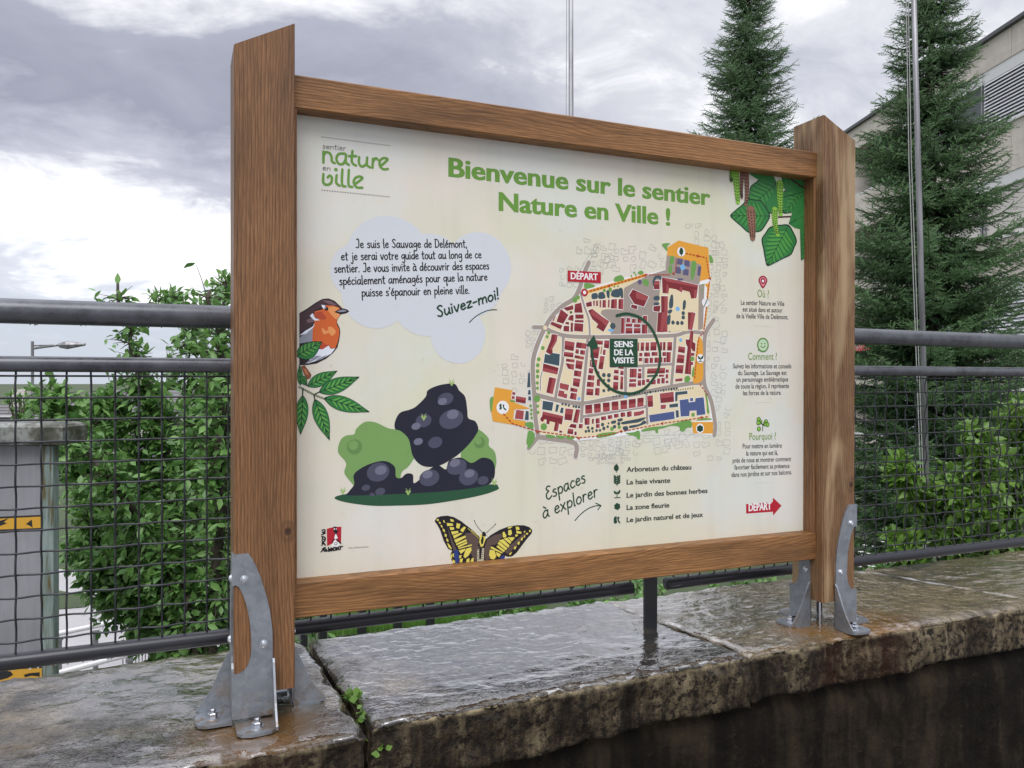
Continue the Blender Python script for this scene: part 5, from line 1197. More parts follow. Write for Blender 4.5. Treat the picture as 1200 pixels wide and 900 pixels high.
# town map
p = Print('trail_map', frame(560, 250, 4), 30); FR = p.fr; rr = random.Random(5); p.stage = 1
FA, FB, FC, FD, FE, FF_, FG = (frame(620, 300, 10), frame(730, 270, 10), frame(730, 355, 10), frame(620, 375, 10), frame(730, 430, 10), frame(620, 445, 10), frame(570, 430, 10))
def on(f): p.fr = f; p.stage = 8 if p.stage and 5 < p.stage < 17 else p.stage
m1 = abs(PXZ(700, 430)[0]-PXZ(701, 430)[0])        # one photo pixel on the panel
# pale outlines of the surrounding quarters
def sketch(cx, cy, n, sx, sy, sz):
    st = sz*2.0; nx = int(sx/st)+1; ny = int(sy/st)+1; a0 = rr.uniform(-.35, .35)
    for ix in range(-nx, nx+1):
        for iy in range(-ny, ny+1):
            ux, uy = ix*st + rr.uniform(-.25, .25)*sz, iy*st + rr.uniform(-.25, .25)*sz
            if (ux/(sx+sz))**2 + (uy/(sy+sz))**2 > 1.05 or rr.random() < .10: continue
            w = sz*rr.uniform(.5, .85); h = sz*rr.uniform(.4, .85); k = rr.random()
            if k < .40: P = [(-w, -h), (w, -h*rr.uniform(.8, 1)), (w*rr.uniform(.8, 1), h), (-w, h)]
            elif k < .62: P = [(-w, -h), (w, -h), (w, 0), (w*.2, 0), (w*.2, h), (-w, h)]
            elif k < .78: P = [(-w, -h), (-w*.2, -h), (-w*.2, -h*.3), (w, -h*.3), (w, h), (-w, h)]
            else: P = [(w*math.cos(1.05*q)*rr.uniform(.8, 1.1), h*math.sin(1.05*q)*rr.uniform(.8, 1.1)) for q in range(6)]
            a = a0 + rr.uniform(-.25, .25); c, s_ = math.cos(a), math.sin(a); P = [(cx+ux+x*c-y*s_, cy+uy+x*s_+y*c) for x, y in P]
            if k > .90: P = P[:-1]
            p.stroke(P, .00065, 'grey', k >= .78, k <= .90)
on(FR)
for a in ((1030, 95, 16, 50, 22, 20), (1110, 150, 8, 25, 40, 18), (1125, 250, 16, 22, 90, 17), (1115, 420, 14, 30, 80, 18), (820, 200, 16, 60, 30, 22), (690, 215, 14, 70, 30, 20), (590, 200, 14, 50, 45, 20), (515, 170, 8, 30, 40, 20), (540, 240, 10, 40, 30, 20), (430, 300, 10, 30, 50, 18), (350, 430, 12, 45, 20, 14),
          (260, 590, 12, 30, 55, 14), (170, 750, 22, 55, 60, 20), (1115, 600, 16, 40, 80, 20), (1110, 760, 18, 35, 90, 20), (1130, 950, 18, 35, 100, 20), (1130, 1110, 10, 30, 40, 20), (350, 1110, 22, 75, 40, 24), (560, 1105, 20, 90, 30, 16), (700, 1080, 12, 50, 40, 20), (840, 1065, 16, 90, 30, 22), (980, 1080, 16, 80, 50, 22), (620, 1150, 10, 80, 15, 9)): sketch(*a)
for q in ('575 135 520 230 470 330', '560 135 500 230 455 320', '470 1070 640 1040 870 1040 1090 1035', '670 1060 660 1120 690 1130', '1070 500 1160 400', '1105 600 1160 610'): p.stroke(q, .0007, 'grey')
# ground of the old town
p.stage = 2
p.poly('315 535 400 435 490 360 590 330 690 300 785 285 885 262 885 160 940 127 1080 162 1090 300 1085 380 1062 540 1062 700 1062 790 1090 880 1110 1040 1010 1035 1000 985 850 1000 700 1040 480 1065 285 1045 265 900 255 780 262 680', 'white')
p.stage = 3; p.poly('325 540 402 440 490 368 600 345 690 312 860 300 1035 320 1055 560 1050 780 1080 870 1090 970 1000 975 700 1020 475 1055 290 1035 275 900 265 780 272 690', 'beige')
p.stage = 4; p.poly('580 455 600 450 680 450 685 350 740 320 800 290 880 265 885 195 930 200 1045 240 1040 325 1030 340 860 300 845 430 835 560 622 572 628 520 610 500 575 470', 'road')
p.poly('1035 335 1062 330 1055 540 1032 548', 'road')
for q, w in (('520 230 490 300 478 345 450 400 400 432 350 480 315 535 285 600 260 680 258 760 264 850 270 960 282 1048', 4.6), ('315 535 262 534', 4), ('282 1048 350 1058 455 1078 458 1140', 5), ('282 1048 238 1100', 4.5),
             ('1105 500 1068 560 1060 640 1060 790 1086 860 1098 900 1112 990 1108 1040', 5), ('315 540 400 572 520 580 700 578 800 576 925 572 985 555 1060 562', 4), ('264 848 380 878 490 892 600 872 760 842 880 818 1000 797 1062 795', 4.4),
             ('480 370 500 440 520 500 524 575', 2.2), ('400 575 397 690 378 780 364 862', 3.2), ('515 590 505 720 492 850 485 975', 3.4), ('692 720 692 845', 3.6), ('925 575 916 700 906 812', 3.6), ('640 717 750 716 910 706', 3), ('775 716 775 775', 3), ('487 955 620 932 790 905', 3.2), ('790 845 794 985', 2.8), ('310 720 295 765 292 830', 1.2)):
    p.stroke(q, m1*w*1.05 + m1*1.1, 'white', True); 
for q, w in (('520 230 490 300 478 345 450 400 400 432 350 480 315 535 285 600 260 680 258 760 264 850 270 960 282 1048', 4.6), ('315 535 262 534', 4), ('282 1048 350 1058 455 1078 458 1140', 5), ('282 1048 238 1100', 4.5),
             ('1105 500 1068 560 1060 640 1060 790 1086 860 1098 900 1112 990 1108 1040', 5), ('315 540 400 572 520 580 700 578 800 576 925 572 985 555 1060 562', 4), ('264 848 380 878 490 892 600 872 760 842 880 818 1000 797 1062 795', 4.4),
             ('480 370 500 440 520 500 524 575', 2.2), ('400 575 397 690 378 780 364 862', 3.2), ('515 590 505 720 492 850 485 975', 3.4), ('692 720 692 845', 3.6), ('925 575 916 700 906 812', 3.6), ('640 717 750 716 910 706', 3), ('775 716 775 775', 3), ('487 955 620 932 790 905', 3.2), ('790 845 794 985', 2.8), ('310 720 295 765 292 830', 1.2)):
    p.stage = 5; p.stroke(q, m1*w*1.05, 'road', True)
p.stage = 6; p.disc((315, 536), m1*2.3, 'beige')
# orange zones
p.stage = 5
p.poly('888 160 940 127 1080 162 1088 305 1040 318 1045 240 930 205 886 197', 'orange'); p.stroke('515 368 785 290', m1*3.2, 'orange'); p.poly('1062 332 1088 326 1080 400 1072 480 1062 545 1055 545 1068 440 1074 350', 'orange')
p.poly('1030 592 1052 600 1056 700 1055 770 1040 792 1008 790 1018 700', 'orange', True); p.poly('1000 978 1102 978 1102 1032 1010 1032', 'orange'); p.poly('80 815 165 830 166 885 245 915 170 920 165 965 225 975 220 1000 70 975 62 930', 'orange')
def box2(f, q, two='v', a='roof', b_='roofl'):
    on(f); P = pts(q) if isinstance(q, str) else q
    P = [(x, y) for x, y in P]; c = (sum(x for x, y in P)/len(P), sum(y for x, y in P)/len(P)); s_ = 8 if f is not FR else 3
    def out(x, y): d = math.hypot(x-c[0], y-c[1]); return (x+(x-c[0])/d*s_, y+(y-c[1])/d*s_)
    p.stage = 6; p.poly([out(*q_) for q_ in P], 'white'); p.stage = 7; p.poly(P, a); p.stage = 8 if a in ('slate', 'blue') or not (len(P) == 4 and two) else 7.9
    if len(P) == 4 and two:
        mid = lambda i, j: ((P[i][0]+P[j][0])/2, (P[i][1]+P[j][1])/2)
        if two == 'v': p.poly([mid(0, 1), P[1], P[2], mid(2, 3)], b_)
        else: p.poly([P[0], P[1], mid(1, 2), mid(3, 0)], b_)
def rect(f, x, y, w, h, two='v', sk=0, a='roof', b_='roofl'): box2(f, [(x, y), (x+w, y+sk*w), (x+w-h*.03, y+h+sk*w), (x-h*.03, y+h)], two, a, b_)
# quarter A (north-west)
for q in ('400 610 515 575 520 625 440 645', '535 565 610 545 628 665 528 665', '370 620 460 690 400 795 320 770', '318 685 285 765 272 760 300 705', '265 768 390 815 370 860 245 800', '540 685 638 685 638 735 540 735', '520 690 518 765 450 745 480 695',
          '535 750 638 752 638 780 535 775', '530 785 635 795 630 888 525 880', '488 780 515 782 512 888 484 888', '430 770 468 775 465 808 422 795', '405 818 470 820 468 888 400 880'): box2(FA, q, 'v' if rr.random() < .5 else 'h', 'roof', srgb(138, 52, 56))
for q in ('665 550 730 530 738 588 672 598', '748 525 770 520 768 588 754 588', '785 522 806 520 808 588 785 588', '825 520 845 518 842 605 826 605', '860 518 900 512 900 605 858 605', '925 512 944 510 940 605 922 605', '962 508 1030 504 1028 618 956 614', '1048 504 1104 504 1102 628 1044 620'): box2(FA, q, 'v')
box2(FA, '690 640 740 618 850 705 940 765 870 890 785 835 808 800 740 740', None); on(FA); p.poly('740 618 850 705 940 765 905 830 850 770 720 680', 'roofl')
for q in ('735 445 795 438 800 495 738 502', '815 435 870 425 892 490 815 500', '905 410 940 410 940 490 915 480', '975 405 1050 390 1060 480 965 470', '1050 385 1095 385 1100 485 1075 485'): on(FA); p.poly(q, 'slate', True)
on(FA); p.poly('650 320 740 330 770 358 700 380 655 385', 'lawn', True)
for x, y, r in ((535, 515, 2.8), (572, 485, 2.2), (880, 405, 1.8), (950, 395, 2.2), (1040, 355, 1), (998, 360, 1)): p.disc((x, y), m1*r, 'lawn')
p.poly('1005 250 1080 225 1110 280 1000 300', 'lawn', True); p.disc((490, 660), m1*1.3, 'forest'); p.disc((980, 820), m1*3.4, 'slate', n=8); p.poly('930 855 985 860 975 888 935 880', 'water', True)
# quarter B (castle)
box2(FB, '115 690 300 775 245 895 130 860 70 760', None); on(FB); p.poly('150 720 290 778 265 830 150 790', 'roofl'); box2(FB, '100 870 170 880 160 930 90 900', None)
on(FB); p.poly('345 600 370 540 420 530 450 545 440 580 400 560 370 600 360 660', 'slate', True); box2(FB, '368 590 428 590 428 690 358 690', 'h')
box2(FB, '455 548 620 580 880 640 860 795 800 800 780 720 700 700 690 730 620 715 620 690 540 675 530 740 462 735', None)
on(FB); p.poly('510 615 540 675 530 740 505 735', 'roofl'); p.poly('680 655 700 700 690 730 650 720', 'roofl'); p.poly('830 700 865 690 860 795 830 795', 'roofl'); p.poly('455 548 880 640 875 665 520 600', 'roofl')
box2(FB, '445 770 525 770 520 1190 450 1190', 'v'); p.poly('540 680 620 690 700 735 775 720 790 800 845 800 845 950 800 960 760 960 760 1180 530 1180', 'beige')
for q in ('365 775 420 768 425 815 362 815', '365 848 418 845 420 872 365 872'): p.poly(q, 'slate', True)
for q in ('560 760 585 765 585 890 545 915 540 850', '705 830 735 825 730 910 700 930', '540 930 575 930 570 960 540 965', '520 1010 555 990 550 1090 515 1100'): p.poly(q, 'slate', True)
for x, y in ((585, 1080), (640, 1085), (690, 1085), (545, 955), (705, 970), (705, 1020)): p.disc((x, y), m1*2.4, 'slate', n=7)
p.disc((640, 920), m1*2.6, 'water')
for q in ('555 305 600 310 585 395 545 385', '540 420 572 415 570 495 532 495', '805 370 860 385 825 560 795 560'): p.poly(q, 'lawn', True)
for q in ('640 330 700 335 695 405 630 395', '720 345 780 355 778 430 718 410', '620 425 680 435 675 510 615 500', '708 450 770 460 765 530 700 520', '880 420 918 425 905 535 870 525', '640 560 705 565 700 590 640 585'): p.poly(q, 'purple')
p.disc((698, 432), m1*3.2, 'water'); p.disc((682, 250), m1*5.2, 'white'); p.poly('682 198 705 235 700 275 682 285 662 272 660 235', 'forest', True); p.stroke('683 270 683 300', m1*.9, 'forest')
p.poly('455 165 500 150 550 155 520 185 518 240 490 215', 'lawn', True); p.poly('1010 290 1035 300 1058 370 1020 375', 'lawn', True); p.disc((195, 605), m1*2.6, 'purple'); p.poly('228 590 265 570 300 600 290 655 240 630', 'lawn', True); p.poly('175 490 210 470 240 490 225 515 180 510', 'lawn', True)
for x, y in ((132, 495), (98, 535), (150, 520), (930, 700), (942, 640)): p.disc((x, y), m1*1.1, 'lawn')
# quarter C (east)
box2(FC, '410 110 500 110 472 345 395 340', 'v'); box2(FC, '355 40 440 30 430 105 355 95', None); box2(FC, '755 90 850 120 810 320 730 305', 'v')
for x, y, w, h in ((40, 175, 45, 55), (105, 185, 45, 50), (170, 175, 50, 60), (235, 150, 50, 65), (30, 240, 80, 38), (125, 248, 80, 35), (30, 292, 82, 68), (125, 295, 82, 62), (222, 250, 65, 110)): rect(FC, x, y, w, h, 'h' if w > h else 'v')
rect(FC, -20, 175, 40, 185)
for x, w in ((175, 14), (208, 40), (265, 42), (322, 72), (432, 28), (470, 28), (520, 56)): rect(FC, x, 458 if x > 300 else 462, w, 100, 'h')
for x, y, w, h in ((190, 585, 38, 42), (185, 642, 42, 42), (248, 580, 70, 48), (335, 575, 70, 45), (462, 575, 45, 48), (255, 645, 45, 62), (312, 642, 42, 62), (368, 640, 55, 62), (440, 635, 22, 62), (475, 640, 30, 58), (510, 575, 50, 122)): rect(FC, x, y, w, h)
box2(FC, '650 505 730 520 722 590 642 575', 'h'); box2(FC, '640 600 722 612 712 708 625 700', 'h'); box2(FC, '622 728 712 728 700 828 612 820', 'h')
box2(FC, '735 425 775 430 790 320 825 330 818 455 850 475 845 570 820 565 800 530 795 840 722 830 755 520 735 470', None); on(FC); p.poly('790 330 805 330 800 520 775 830 760 832 785 520', 'roofl')
rect(FC, 800, 585, 38, 35); rect(FC, 788, 690, 34, 38); on(FC); p.disc((812, 655), m1*2.6, 'lawn'); p.poly('820 760 835 760 828 860 805 850', 'lawn', True); p.disc((675, 435), m1*2, 'water'); p.disc((545, 328), m1*1.6, 'purple', n=4); p.disc((652, 318), m1*1.6, 'purple', n=4)
p.disc((760, 885), m1*3, 'lawn'); p.stroke('245 645 245 710', m1*.8, 'slate')
# quarter D (west)
box2(FD, '265 165 335 172 325 245 272 340 275 385 245 405 195 375 250 240', None); on(FD); p.poly('300 170 335 172 325 245 262 350 240 345 300 235', 'roofl')
box2(FD, '185 395 240 410 275 385 360 400 352 538 170 500', None, 'slate'); box2(FD, '165 508 345 560 330 640 155 600', 'h', 'roofl', 'roof'); box2(FD, '235 668 318 685 275 870 200 850', 'v'); box2(FD, '360 735 470 760 455 828 355 800', None, 'roofl')
box2(FD, '350 820 415 835 410 860 450 870 440 920 335 890', None, 'roofl')
for q in ('418 240 535 262 520 365 412 345', '555 258 675 275 670 340 545 325', '545 340 585 345 580 398 540 390', '600 350 658 358 652 410 595 402', '408 372 520 385 518 440 402 425', '535 410 645 432 640 465 528 445', '435 452 535 465 530 498 428 485', '548 470 632 485 615 582 540 565', '425 505 530 520 522 585 455 570',
          '528 588 615 600 605 668 522 655', '518 678 602 690 585 788 510 770', '485 790 570 808 562 850 480 835', '490 850 560 862 550 940 472 920'): box2(FD, q, rr.choice('vh'))
for q in ('780 235 865 245 862 290 780 285', '882 238 940 240 935 335 875 325', '720 310 830 315 808 452 715 440', '868 345 898 348 892 412 862 408', '845 310 855 310 845 400 835 400', '740 460 800 465 790 560 725 555', '832 420 885 425 862 580 810 572', '700 562 755 570 745 630 695 622', '690 642 768 650 760 710 682 702', '680 722 762 730 755 788 672 782',
          '672 802 755 808 748 885 668 880', '775 795 828 798 822 888 770 882', '800 600 825 600 825 635 795 630', '795 690 830 695 830 778 790 770', '715 470 730 470 725 545 708 545', '995 580 1050 585 1048 630 992 625', '1070 592 1108 596 1105 648 1065 642', '990 648 1048 650 1045 708 985 700', '1072 660 1102 662 1098 815 1065 812', '985 722 1045 726 1042 822 980 810', '945 535 1020 540 1015 558 945 556', '1045 540 1110 545 1108 575 1042 568', '1180 570 1205 570 1205 670 1180 665', '1175 690 1205 690 1205 730 1172 728', '1175 740 1205 742 1205 785 1172 782'): box2(FD, q, rr.choice('vh'))
on(FD)
for x, y, r in ((230, 150, 1.7), (210, 195, 1.7), (160, 328, 2), (112, 460, 2), (100, 530, 2), (98, 600, 2), (98, 662, 1.9), (95, 737, 1.7), (97, 798, 1.6)): p.disc((x, y), m1*r, 'lawn')
for x, y, r in ((875, 645, 2.3), (935, 648, 2.4), (932, 708, 2.1), (878, 705, 1.4), (930, 770, 1.6), (875, 828, 1.8), (930, 822, 1.6)): p.disc((x, y), m1*r, 'slate', n=8)
p.poly('-2 610 8 610 15 780 -5 790', 'slate')
# quarter E (south-east)
for x, y, w, h in ((80, 20, 82, 105), (178, 22, 38, 32), (172, 70, 45, 66), (75, 142, 80, 32), (70, 190, 85, 45), (172, 155, 42, 66), (222, 148, 38, 66), (272, 140, 38, 40), (400, 135, 36, 62), (325, 150, 60, 55), (450, 128, 40, 66), (500, 85, 30, 52), (500, 30, 38, 38), (500, 160, 32, 30), (420, 90, 62, 25)): rect(FE, x, y, w, h, rr.choice('vh'))
box2(FE, '285 20 495 10 490 75 280 80', 'h'); box2(FE, '612 140 698 130 695 165 610 170', 'h'); p.stroke('290 108 400 100', m1*2, 'slate')
for q in ('-20 395 48 385 48 485 -20 498', '65 380 150 372 148 475 65 485', '168 365 242 358 240 462 165 470'): box2(FE, q, 'h', 'roofl', 'roof'); 
for q in ('280 342 348 330 352 465 292 472', '428 312 592 290 598 408 440 425'): box2(FE, q, 'h')
box2(FE, '438 445 505 440 500 490 440 495', None, 'roofl'); box2(FE, '48 525 100 515 102 578 48 588', 'v'); box2(FE, '125 530 200 518 240 505 250 525 240 548 200 568 128 580', None, 'roofl'); rect(FE, -20, 532, 40, 48)
for q in ('610 295 755 280 755 315 640 328 635 400 610 405', '540 440 645 425 645 468 545 478', '615 508 650 505 655 590 622 596'): box2(FE, q, None, 'slate')
box2(FE, '305 565 600 520 605 608 315 650', None, 'blue'); box2(FE, '662 388 765 375 770 415 845 405 850 365 945 355 965 555 865 570 860 510 780 515 775 575 675 582', None, 'blue'); box2(FE, '785 365 820 362 820 400 785 402', None, 'blue')
for q in ('-10 645 150 612 255 590 260 605 190 645 100 660 -10 670', '75 690 190 668 240 628 268 640 262 665 150 705 80 715', '-5 705 50 695 55 740 20 752'): p.poly(q, 'slate', True)
for q in ('30 775 120 765 190 748 198 835 175 850 150 812 80 795', '220 735 330 705 480 690 640 650 740 618 800 640 800 705 750 712 710 755 670 745 655 700 560 690 480 715 415 730 410 772 380 765 370 740 230 755', '865 620 940 600 1035 605 1030 618 950 625 870 628', '960 300 985 350 1000 450 1012 540 985 530 978 430', '725 120 760 105 790 140 760 180 722 170'): p.poly(q, 'lawn', True)
p.disc((820, 560), m1*2.2, 'lawn'); p.disc((902, 720), m1*5.3, 'white'); 
for k in range(6): a = k*1.047+.5; p.disc((902+22*math.cos(a), 722+22*math.sin(a)), m1*1.9, 'forest', n=10)
p.disc((902, 722), m1*1.6, 'forest', n=8); p.disc((28, 345), m1*1.7, 'water')
for k in range(20):
    x = -20 + k*31; y = 335 - k*4.2; p.disc((x + 60, y - 2), m1*rr.uniform(.8, 1.6), 'forest' if k % 2 else 'slate', n=6)
for k in range(8): p.disc((620+k*28, 275-k*4), m1*.8, 'forest', n=5)
# quarter F (south-west)
box2(FF_, '160 245 285 265 268 365 152 348', None, 'slate'); box2(FF_, '318 285 352 295 330 380 305 372', None, 'slate'); box2(FF_, '375 325 405 330 395 395 358 385', None, 'slate')
box2(FF_, '160 370 400 425 385 525 352 515 335 605 288 600 305 500 240 485 235 525 200 515 205 470 180 462 160 495 132 480 130 450 150 430', None); on(FF_); p.poly('160 372 398 425 394 455 154 408', 'roofl'); p.poly('330 490 352 515 335 605 312 602', 'roofl')
for q, t_ in (('425 335 520 345 498 480 412 468', 'h'), ('548 345 600 350 568 510 512 498', 'v'), ('490 515 555 525 552 570 465 555', None), ('585 515 630 520 625 570 578 568', 'v'), ('455 572 520 580 515 640 445 632', 'h'), ('532 605 558 608 555 650 528 648', None), ('355 592 390 600 385 622 350 618', None)): box2(FF_, q, t_)
for q in ('655 298 738 288 740 392 658 400', '758 282 838 274 840 382 762 390', '862 270 942 264 945 370 865 378', '965 258 1045 250 1048 355 968 362', '1068 244 1145 236 1150 342 1070 350', '1168 236 1200 232 1200 330 1170 335'): box2(FF_, q, 'h', 'roofl', 'roof')
for q in ('648 450 710 445 708 528 650 530', '735 458 760 456 755 515 735 518', '778 455 825 448 828 510 780 515', '782 520 828 518 825 565 782 565', '840 435 900 425 905 470 845 478', '920 418 972 410 975 455 922 462', '992 402 1048 395 1050 440 995 448', '1070 390 1125 382 1128 430 1072 438', '1145 378 1200 368 1200 430 1148 440'): box2(FF_, q, 'v')
on(FF_)
for x, y, r in ((92, 222, 3.6), (100, 310, 1.6), (103, 383, 1.7), (172, 550, 3.6), (15, 535, 3.6), (970, 575, 2.2), (1055, 555, 2)): p.disc((x, y), m1*r, 'lawn', n=10)
for x, y, r in ((390, 285, 1.3), (428, 290, 1.4), (465, 302, 1.3), (520, 312, 1.3), (550, 316, 1.5), (585, 320, 1.5), (985, 200, .9), (1020, 192, .9), (1060, 192, 1), (690, 560, 1.6), (740, 570, 1.7), (665, 605, 1.6), (700, 598, 1.7), (745, 608, 1.2), (790, 595, 1.6), (830, 592, 1.5), (860, 525, 2), (875, 570, 2), (930, 510, 1.1), (920, 550, 1.6), (1000, 550, 2), (1050, 515, 2)): p.disc((x, y), m1*r, 'slate', n=7)
p.poly('960 490 1000 475 1020 485 1010 510 965 515', 'slate', True); p.poly('1035 465 1080 450 1098 465 1080 485 1040 488', 'slate', True); p.poly('1090 495 1200 480 1200 510 1095 525', 'slate'); p.poly('1100 560 1130 545 1160 560 1150 600 1110 595', 'slate', True)
p.poly('-15 610 55 620 60 700 30 760 -15 800', 'lawn', True); p.poly('790 650 850 625 1005 612 1010 640 880 672 800 680', 'lawn', True)
for x in (250, 370, 480): p.poly([(x-50, 625+x*.07), (x+50, 640+x*.07), (x+40, 660+x*.07), (x, 668+x*.07), (x-45, 650+x*.07)], 'lawn', True)
p.disc((583, 222), m1*1.8, 'water'); p.disc((1130, 198), m1*1.8, 'water')
# quarter G (west zone)
for q, a in (('345 340 465 360 458 430 340 410', 'roof'), ('305 290 340 298 335 330 300 322', 'roof'), ('298 340 332 345 328 378 292 370', 'roof'), ('350 500 440 515 430 618 330 605', 'roofl')): box2(FG, q, 'h' if a == 'roof' else None, a)
for q in ('488 70 512 75 508 240 475 240', '490 270 515 268 520 325 485 325', '490 345 520 342 525 395 488 392', '462 512 495 520 495 625 447 620'): box2(FG, q, None, 'slate')
on(FG); p.poly('40 380 80 350 70 450 60 520 45 510', 'lawn', True); p.poly('455 655 540 650 550 715 520 720 460 690', 'lawn', True); p.poly('500 765 560 775 560 850 520 920 470 900 480 800', 'lawn', True); p.poly('275 385 335 395 330 415 280 405', 'lawn')
for x, y in ((517, 455), (527, 505), (525, 550), (530, 597), (597, 50), (597, 112), (597, 185), (597, 250)): p.disc((x, y), m1*1.5, 'lawn', n=8)
p.disc((190, 475), m1*6.6, 'white')
for q in ('150 445 175 430 175 460 180 490 150 500 155 470', '190 440 210 445 205 470 235 500 220 508 195 480'): p.poly(q, 'forest', True)
# trail dashes
p.stage = 17
def dashes(f, P, n, col='dash', w=1.1):
    on(f); P = pts(P); L = [0]
    for i in range(len(P)-1): L.append(L[-1]+math.hypot(P[i+1][0]-P[i][0], P[i+1][1]-P[i][1]))
    for k in range(n):
        for_ = []
        for e in (0, .5):
            s_ = (k+e)/n*L[-1]; x = np.interp(s_, L, [q[0] for q in P]); y = np.interp(s_, L, [q[1] for q in P]); for_.append((x, y))
        p.stroke(for_, m1*w, col)
dashes(FR, '525 365 785 290', 16); dashes(FR, '790 288 905 288', 9); dashes(FR, '975 188 1070 208 1085 300', 12); dashes(FR, '930 215 925 280', 5); dashes(FR, '1084 320 1070 440 1058 560 1035 580 1025 660 1015 780', 28); dashes(FR, '1040 800 1080 860', 4)
dashes(FR, '120 940 160 985 240 1010 285 1022 400 1038 480 1052 600 1040 680 1022 860 985 1000 965 1085 952', 52)
for x, y in ((783, 290), (1028, 200), (278, 1025), (470, 1055), (668, 1022), (862, 985), (1045, 957), (1085, 305), (915, 282), (612, 340)): on(FR); p.poly([(x-7, y), (x+6, y-8), (x+6, y+8)], 'dash')
p.stage = None; p.lay = 260; on(FR); p.disc((1066, 418), m1*4.9, 'white'); p.stroke('1060 435 1074 402', m1*1, 'forest')
for k in range(3):
    for s_ in (-1, 1): p.poly([(1062+k*4, 428-k*9), (1066+k*4+s_*9, 424-k*9-4), (1066+k*4+s_*10, 418-k*9)], 'forest', True)
p.disc((1042, 681), m1*5, 'white'); p.stroke('1042 680 1042 692', m1*.9, 'forest'); p.stroke('1034 694 1050 694', m1*.9, 'forest'); p.poly('1042 680 1032 668 1030 678 1036 684', 'forest', True); p.poly('1042 680 1054 666 1055 677 1048 684', 'forest', True)
# start marker and label
p.disc((499, 371), m1*3.9, 'red'); p.disc((499, 371), m1*1.9, 'white')
on(FA); p.poly('450 170 840 190 838 318 450 298', 'red'); on(ident); p.text('DÉPART', (668.8, 327.0), (700.3, 328.3), m1*6.6*1.05, 'white', .015, fat=.02)
on(FR); p.stroke('650 480 700 471 760 490 805 530 835 585 852 650 848 720 822 775 780 822 735 842 700 845 655 838 612 815 570 770 545 715 535 670 530 610', m1*3.1, 'dgreen', True); p.poly('543 570 506 620 522 624 530 640 562 634 560 615', 'dgreen')
p.poly('617 588 748 588 748 720 617 720', 'dgreen'); on(ident)
for body, l, r, y in (('SENS', 719.6, 741.6, 406.6), ('DE LA', 719.6, 741.8, 416.2), ('VISITE', 718.2, 742.5, 425.6)): p.text(body, (l, y), (r, y), m1*6.3, 'white', .015, fat=.025)
p.done()
# legend
p = Print('legend_print', frame(560, 400, 4), 30)
cap = abs(PXZ(734, 547)[1]-PXZ(734, 553)[1])
for body, l, r in (('Arboretum du château', (697, 612), (1000, 600)), ('La haie vivante', (697, 671), (901, 662)), ('Le jardin des bonnes herbes', (697, 733), (1076, 710)), ('La zone fleurie', (697, 790), (897, 778)), ('Le jardin naturel et de jeux', (697, 848), (1055, 822))): p.text(body, l, r, cap, 'legend', .016, fat=.012)
p.poly('650 575 660 590 657 605 649 608 639 603 638 588', 'forest', True); p.stroke('649 600 649 614', m1*.9, 'forest')
for k in range(4):
    for s_ in (-1, 1): p.poly([(652, 672-k*10), (652+s_*14, 664-k*10), (652+s_*15, 656-k*10), (652+s_*4, 662-k*10)], 'forest', True)
p.stroke('652 676 654 628', m1*.8, 'forest'); p.stroke('652 705 652 732', m1*.9, 'forest'); p.stroke('640 733 667 732', m1*.9, 'forest'); p.poly('652 712 640 700 637 708 644 716', 'forest', True); p.poly('652 712 665 696 668 704 660 716', 'forest', True)
for k in range(6): a = k*1.047+.4; p.disc((653+9*math.cos(a), 774+10*math.sin(a)), m1*1.6, 'forest', n=8)
p.disc((653, 774), m1*1.6, 'forest', n=8); p.poly('638 826 650 820 650 834 652 850 638 852', 'forest', True); p.poly('654 822 664 826 660 836 668 850 662 852 654 838', 'forest', True)
p.done(); p = Print('explore_lettering', frame(560, 400, 4), 30); p.hand('Espaces', (322, 744), (505, 660), .0145, .0030, 'forest', .15); p.hand('à explorer', (306, 832), (562, 725), .0145, .0030, 'forest', .15)
p.stroke('455 840 480 812 515 785 548 772 575 770', .0021, 'forest', True); p.stroke('552 758 577 770 562 790', .0021, 'forest'); p.done()
# right-hand column
p = Print('where_print', ident, 30)
def dl(l, r):
    for k in range(13): u = k/12; p.disc((l[0]+(r[0]-l[0])*u, l[1]+(r[1]-l[1])*u), .0006, 'dots', n=5)
hc = m1*5.6; hs = m1*9.0
p.poly(smooth([(893.8, 338), (889.8, 332), (888.8, 328), (890.5, 324.5), (894, 323), (897.5, 324.8), (899.2, 328.5), (898, 332.5)]), 'dred'); p.poly(smooth([(893.9, 335.8), (891, 331.3), (890.2, 328.2), (891.5, 325.8), (894, 324.6), (896.6, 326), (897.8, 328.6), (896.8, 331.6)]), 'pink'); p.disc((894, 329.3), m1*3.4, 'dred'); p.disc((894, 329.3), m1*1.7, 'white', n=8)
p.text('Où ?', (887.5, 348), (901, 349), hs, 'olive', .004)
L_ = [('Le sentier Nature en Ville', (868.2, 357), (919, 358.6)), ('est situé dans et autour', (870.3, 365), (916.8, 366.2)), ('de la Vieille Ville de Delémont.', (862.8, 372.8), (923.5, 374.2)),
      ('Suivez les informations et conseils', (859, 431.6), (927.2, 431.6)), ('du Sauvage. Le Sauvage est', (864.8, 439.6), (921.8, 439.3)), ('un personnage emblématique', (863, 447.4), (923.5, 446.9)), ('de toute la région, il représente', (861.8, 455.4), (924.5, 454.6)), ('les forces de la nature.', (870.7, 463.2), (915.5, 462.5)),
      ('Pour mettre en lumière', (870.2, 525.6), (916, 524.5)), ('la nature qui est là,', (874.3, 533.8), (911.5, 533)), ('près de nous et montrer comment', (858.5, 542.3), (926.8, 540.2)), ('favoriser facilement sa présence', (860.5, 550.3), (925, 548.3)), ('dans nos jardins et sur nos balcons.', (857.2, 559), (927.7, 555.7))]
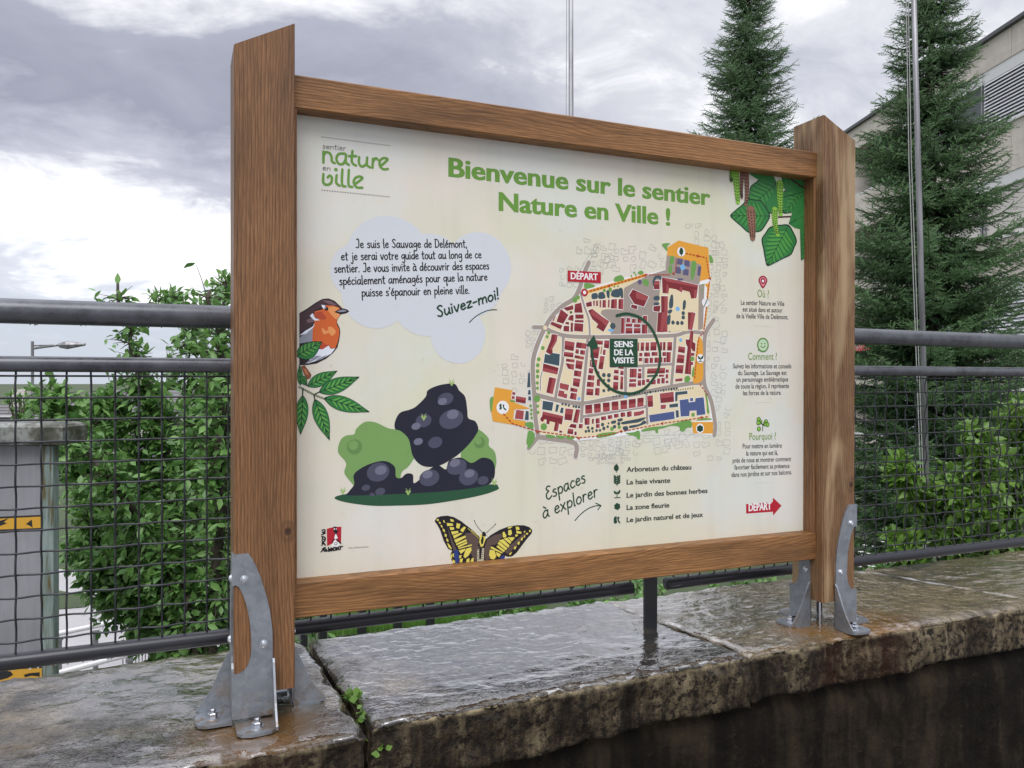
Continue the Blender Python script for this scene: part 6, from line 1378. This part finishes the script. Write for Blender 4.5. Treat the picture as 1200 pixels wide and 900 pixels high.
for body, l, r in L_[:3]: p.text(body, l, r, hc, 'text', .008)
dl((884.8, 381.8), (902.8, 382.8)); p.done(); p = Print('how_print', ident, 30)
for body, l, r in L_[3:8]: p.text(body, l, r, hc, 'text', .008)
p.text('Comment ?', (876.8, 421.6), (910.5, 421.6), m1*8.4, 'olive', .004); dl((884.5, 472.1), (902.5, 471.5))
p.poly('888 411.5 889.5 405 896 408', 'bushd'); p.disc((894, 404.3), m1*8.4, 'bushd'); p.disc((894, 404.3), m1*6.6, srgb(190, 214, 180)); p.disc((892.3, 402.8), m1*1.1, 'bushd', n=6); p.disc((896, 402.6), m1*1.1, 'bushd', n=6); p.stroke('891.3 405.6 894 407.3 897 405.4', m1*1.2, 'bushd', True)
p.done(); p = Print('why_print', ident, 30); dl((884.5, 566.3), (902.5, 565.2)); p.text('Pourquoi ?', (878, 515.6), (909.2, 514.8), m1*8.4, 'olive', .004)
for body, l, r in L_[8:]: p.text(body, l, r, hc, 'text', .008)
for x, y in ((889, 491.5), (891, 494.5), (888.6, 495.5), (897.5, 494.2), (899.3, 497.5), (896.2, 496.8), (889.3, 502.6)): p.disc((x, y), m1*2.9, 'leafd', n=8); p.disc((x, y), m1*2.1, 'cat', n=8)
p.stroke('893.6 505 893.8 498 891 494', m1*.9, 'fly'); p.stroke('893.8 498.5 897 495.5', m1*.9, 'fly')
p.done(); p = Print('start_arrow_print', ident, 30); p.poly([(874.2, 590.8), (905.5, 588.3), (905.8, 583.2), (915.8, 592.5), (906, 604), (905.7, 599.6), (874.4, 601.8)], 'red'); p.text('DÉPART', (877.4, 599), (903.7, 597), m1*8.6, 'white', .015, fat=.02); p.done()
# town crest
p = Print('town_crest_print', frame(365, 600, 15), 30)
p.poly('270 295 395 262 525 258 520 555 480 520 350 560 275 600', 'red'); p.poly('385 262 440 258 440 290 470 350 440 380 460 440 400 440 415 380 380 330 400 300', 'fly', True); p.poly('395 285 410 280 412 310 395 312', 'white'); p.poly('430 285 442 285 440 312 430 312', 'white')
p.poly('425 385 460 450 435 480 400 470', 'white', True); p.poly('345 600 375 545 400 500 430 495 470 545 490 560 475 600 400 610', 'white', True); p.stroke('400 470 360 540', .0018, 'fly'); p.stroke('440 480 515 552', .0022, 'fly'); p.disc((425, 555), .0028, 'fly'); p.disc((425, 555), .0019, 'white')
for q in ('185 320 230 310 235 345 190 350', '180 400 240 370 205 365', '180 430 235 445 240 480 190 470 205 435', '185 500 245 590 215 550 180 585', '240 500 185 545', '190 650 240 625 170 700', '205 640 230 690 250 650', '262 660 258 690 285 680', '300 625 305 690 330 660 295 650', '340 630 345 685 365 640 380 680', '395 620 385 660 415 675 425 630 395 620', '440 625 445 668 470 620 480 665', '490 610 545 605', '512 610 505 660'): p.stroke(q, .0024, 'fly', True)
p.text("Plus d'informations", (657, 648), (1000, 622), .0036, 'dots'); p.done()
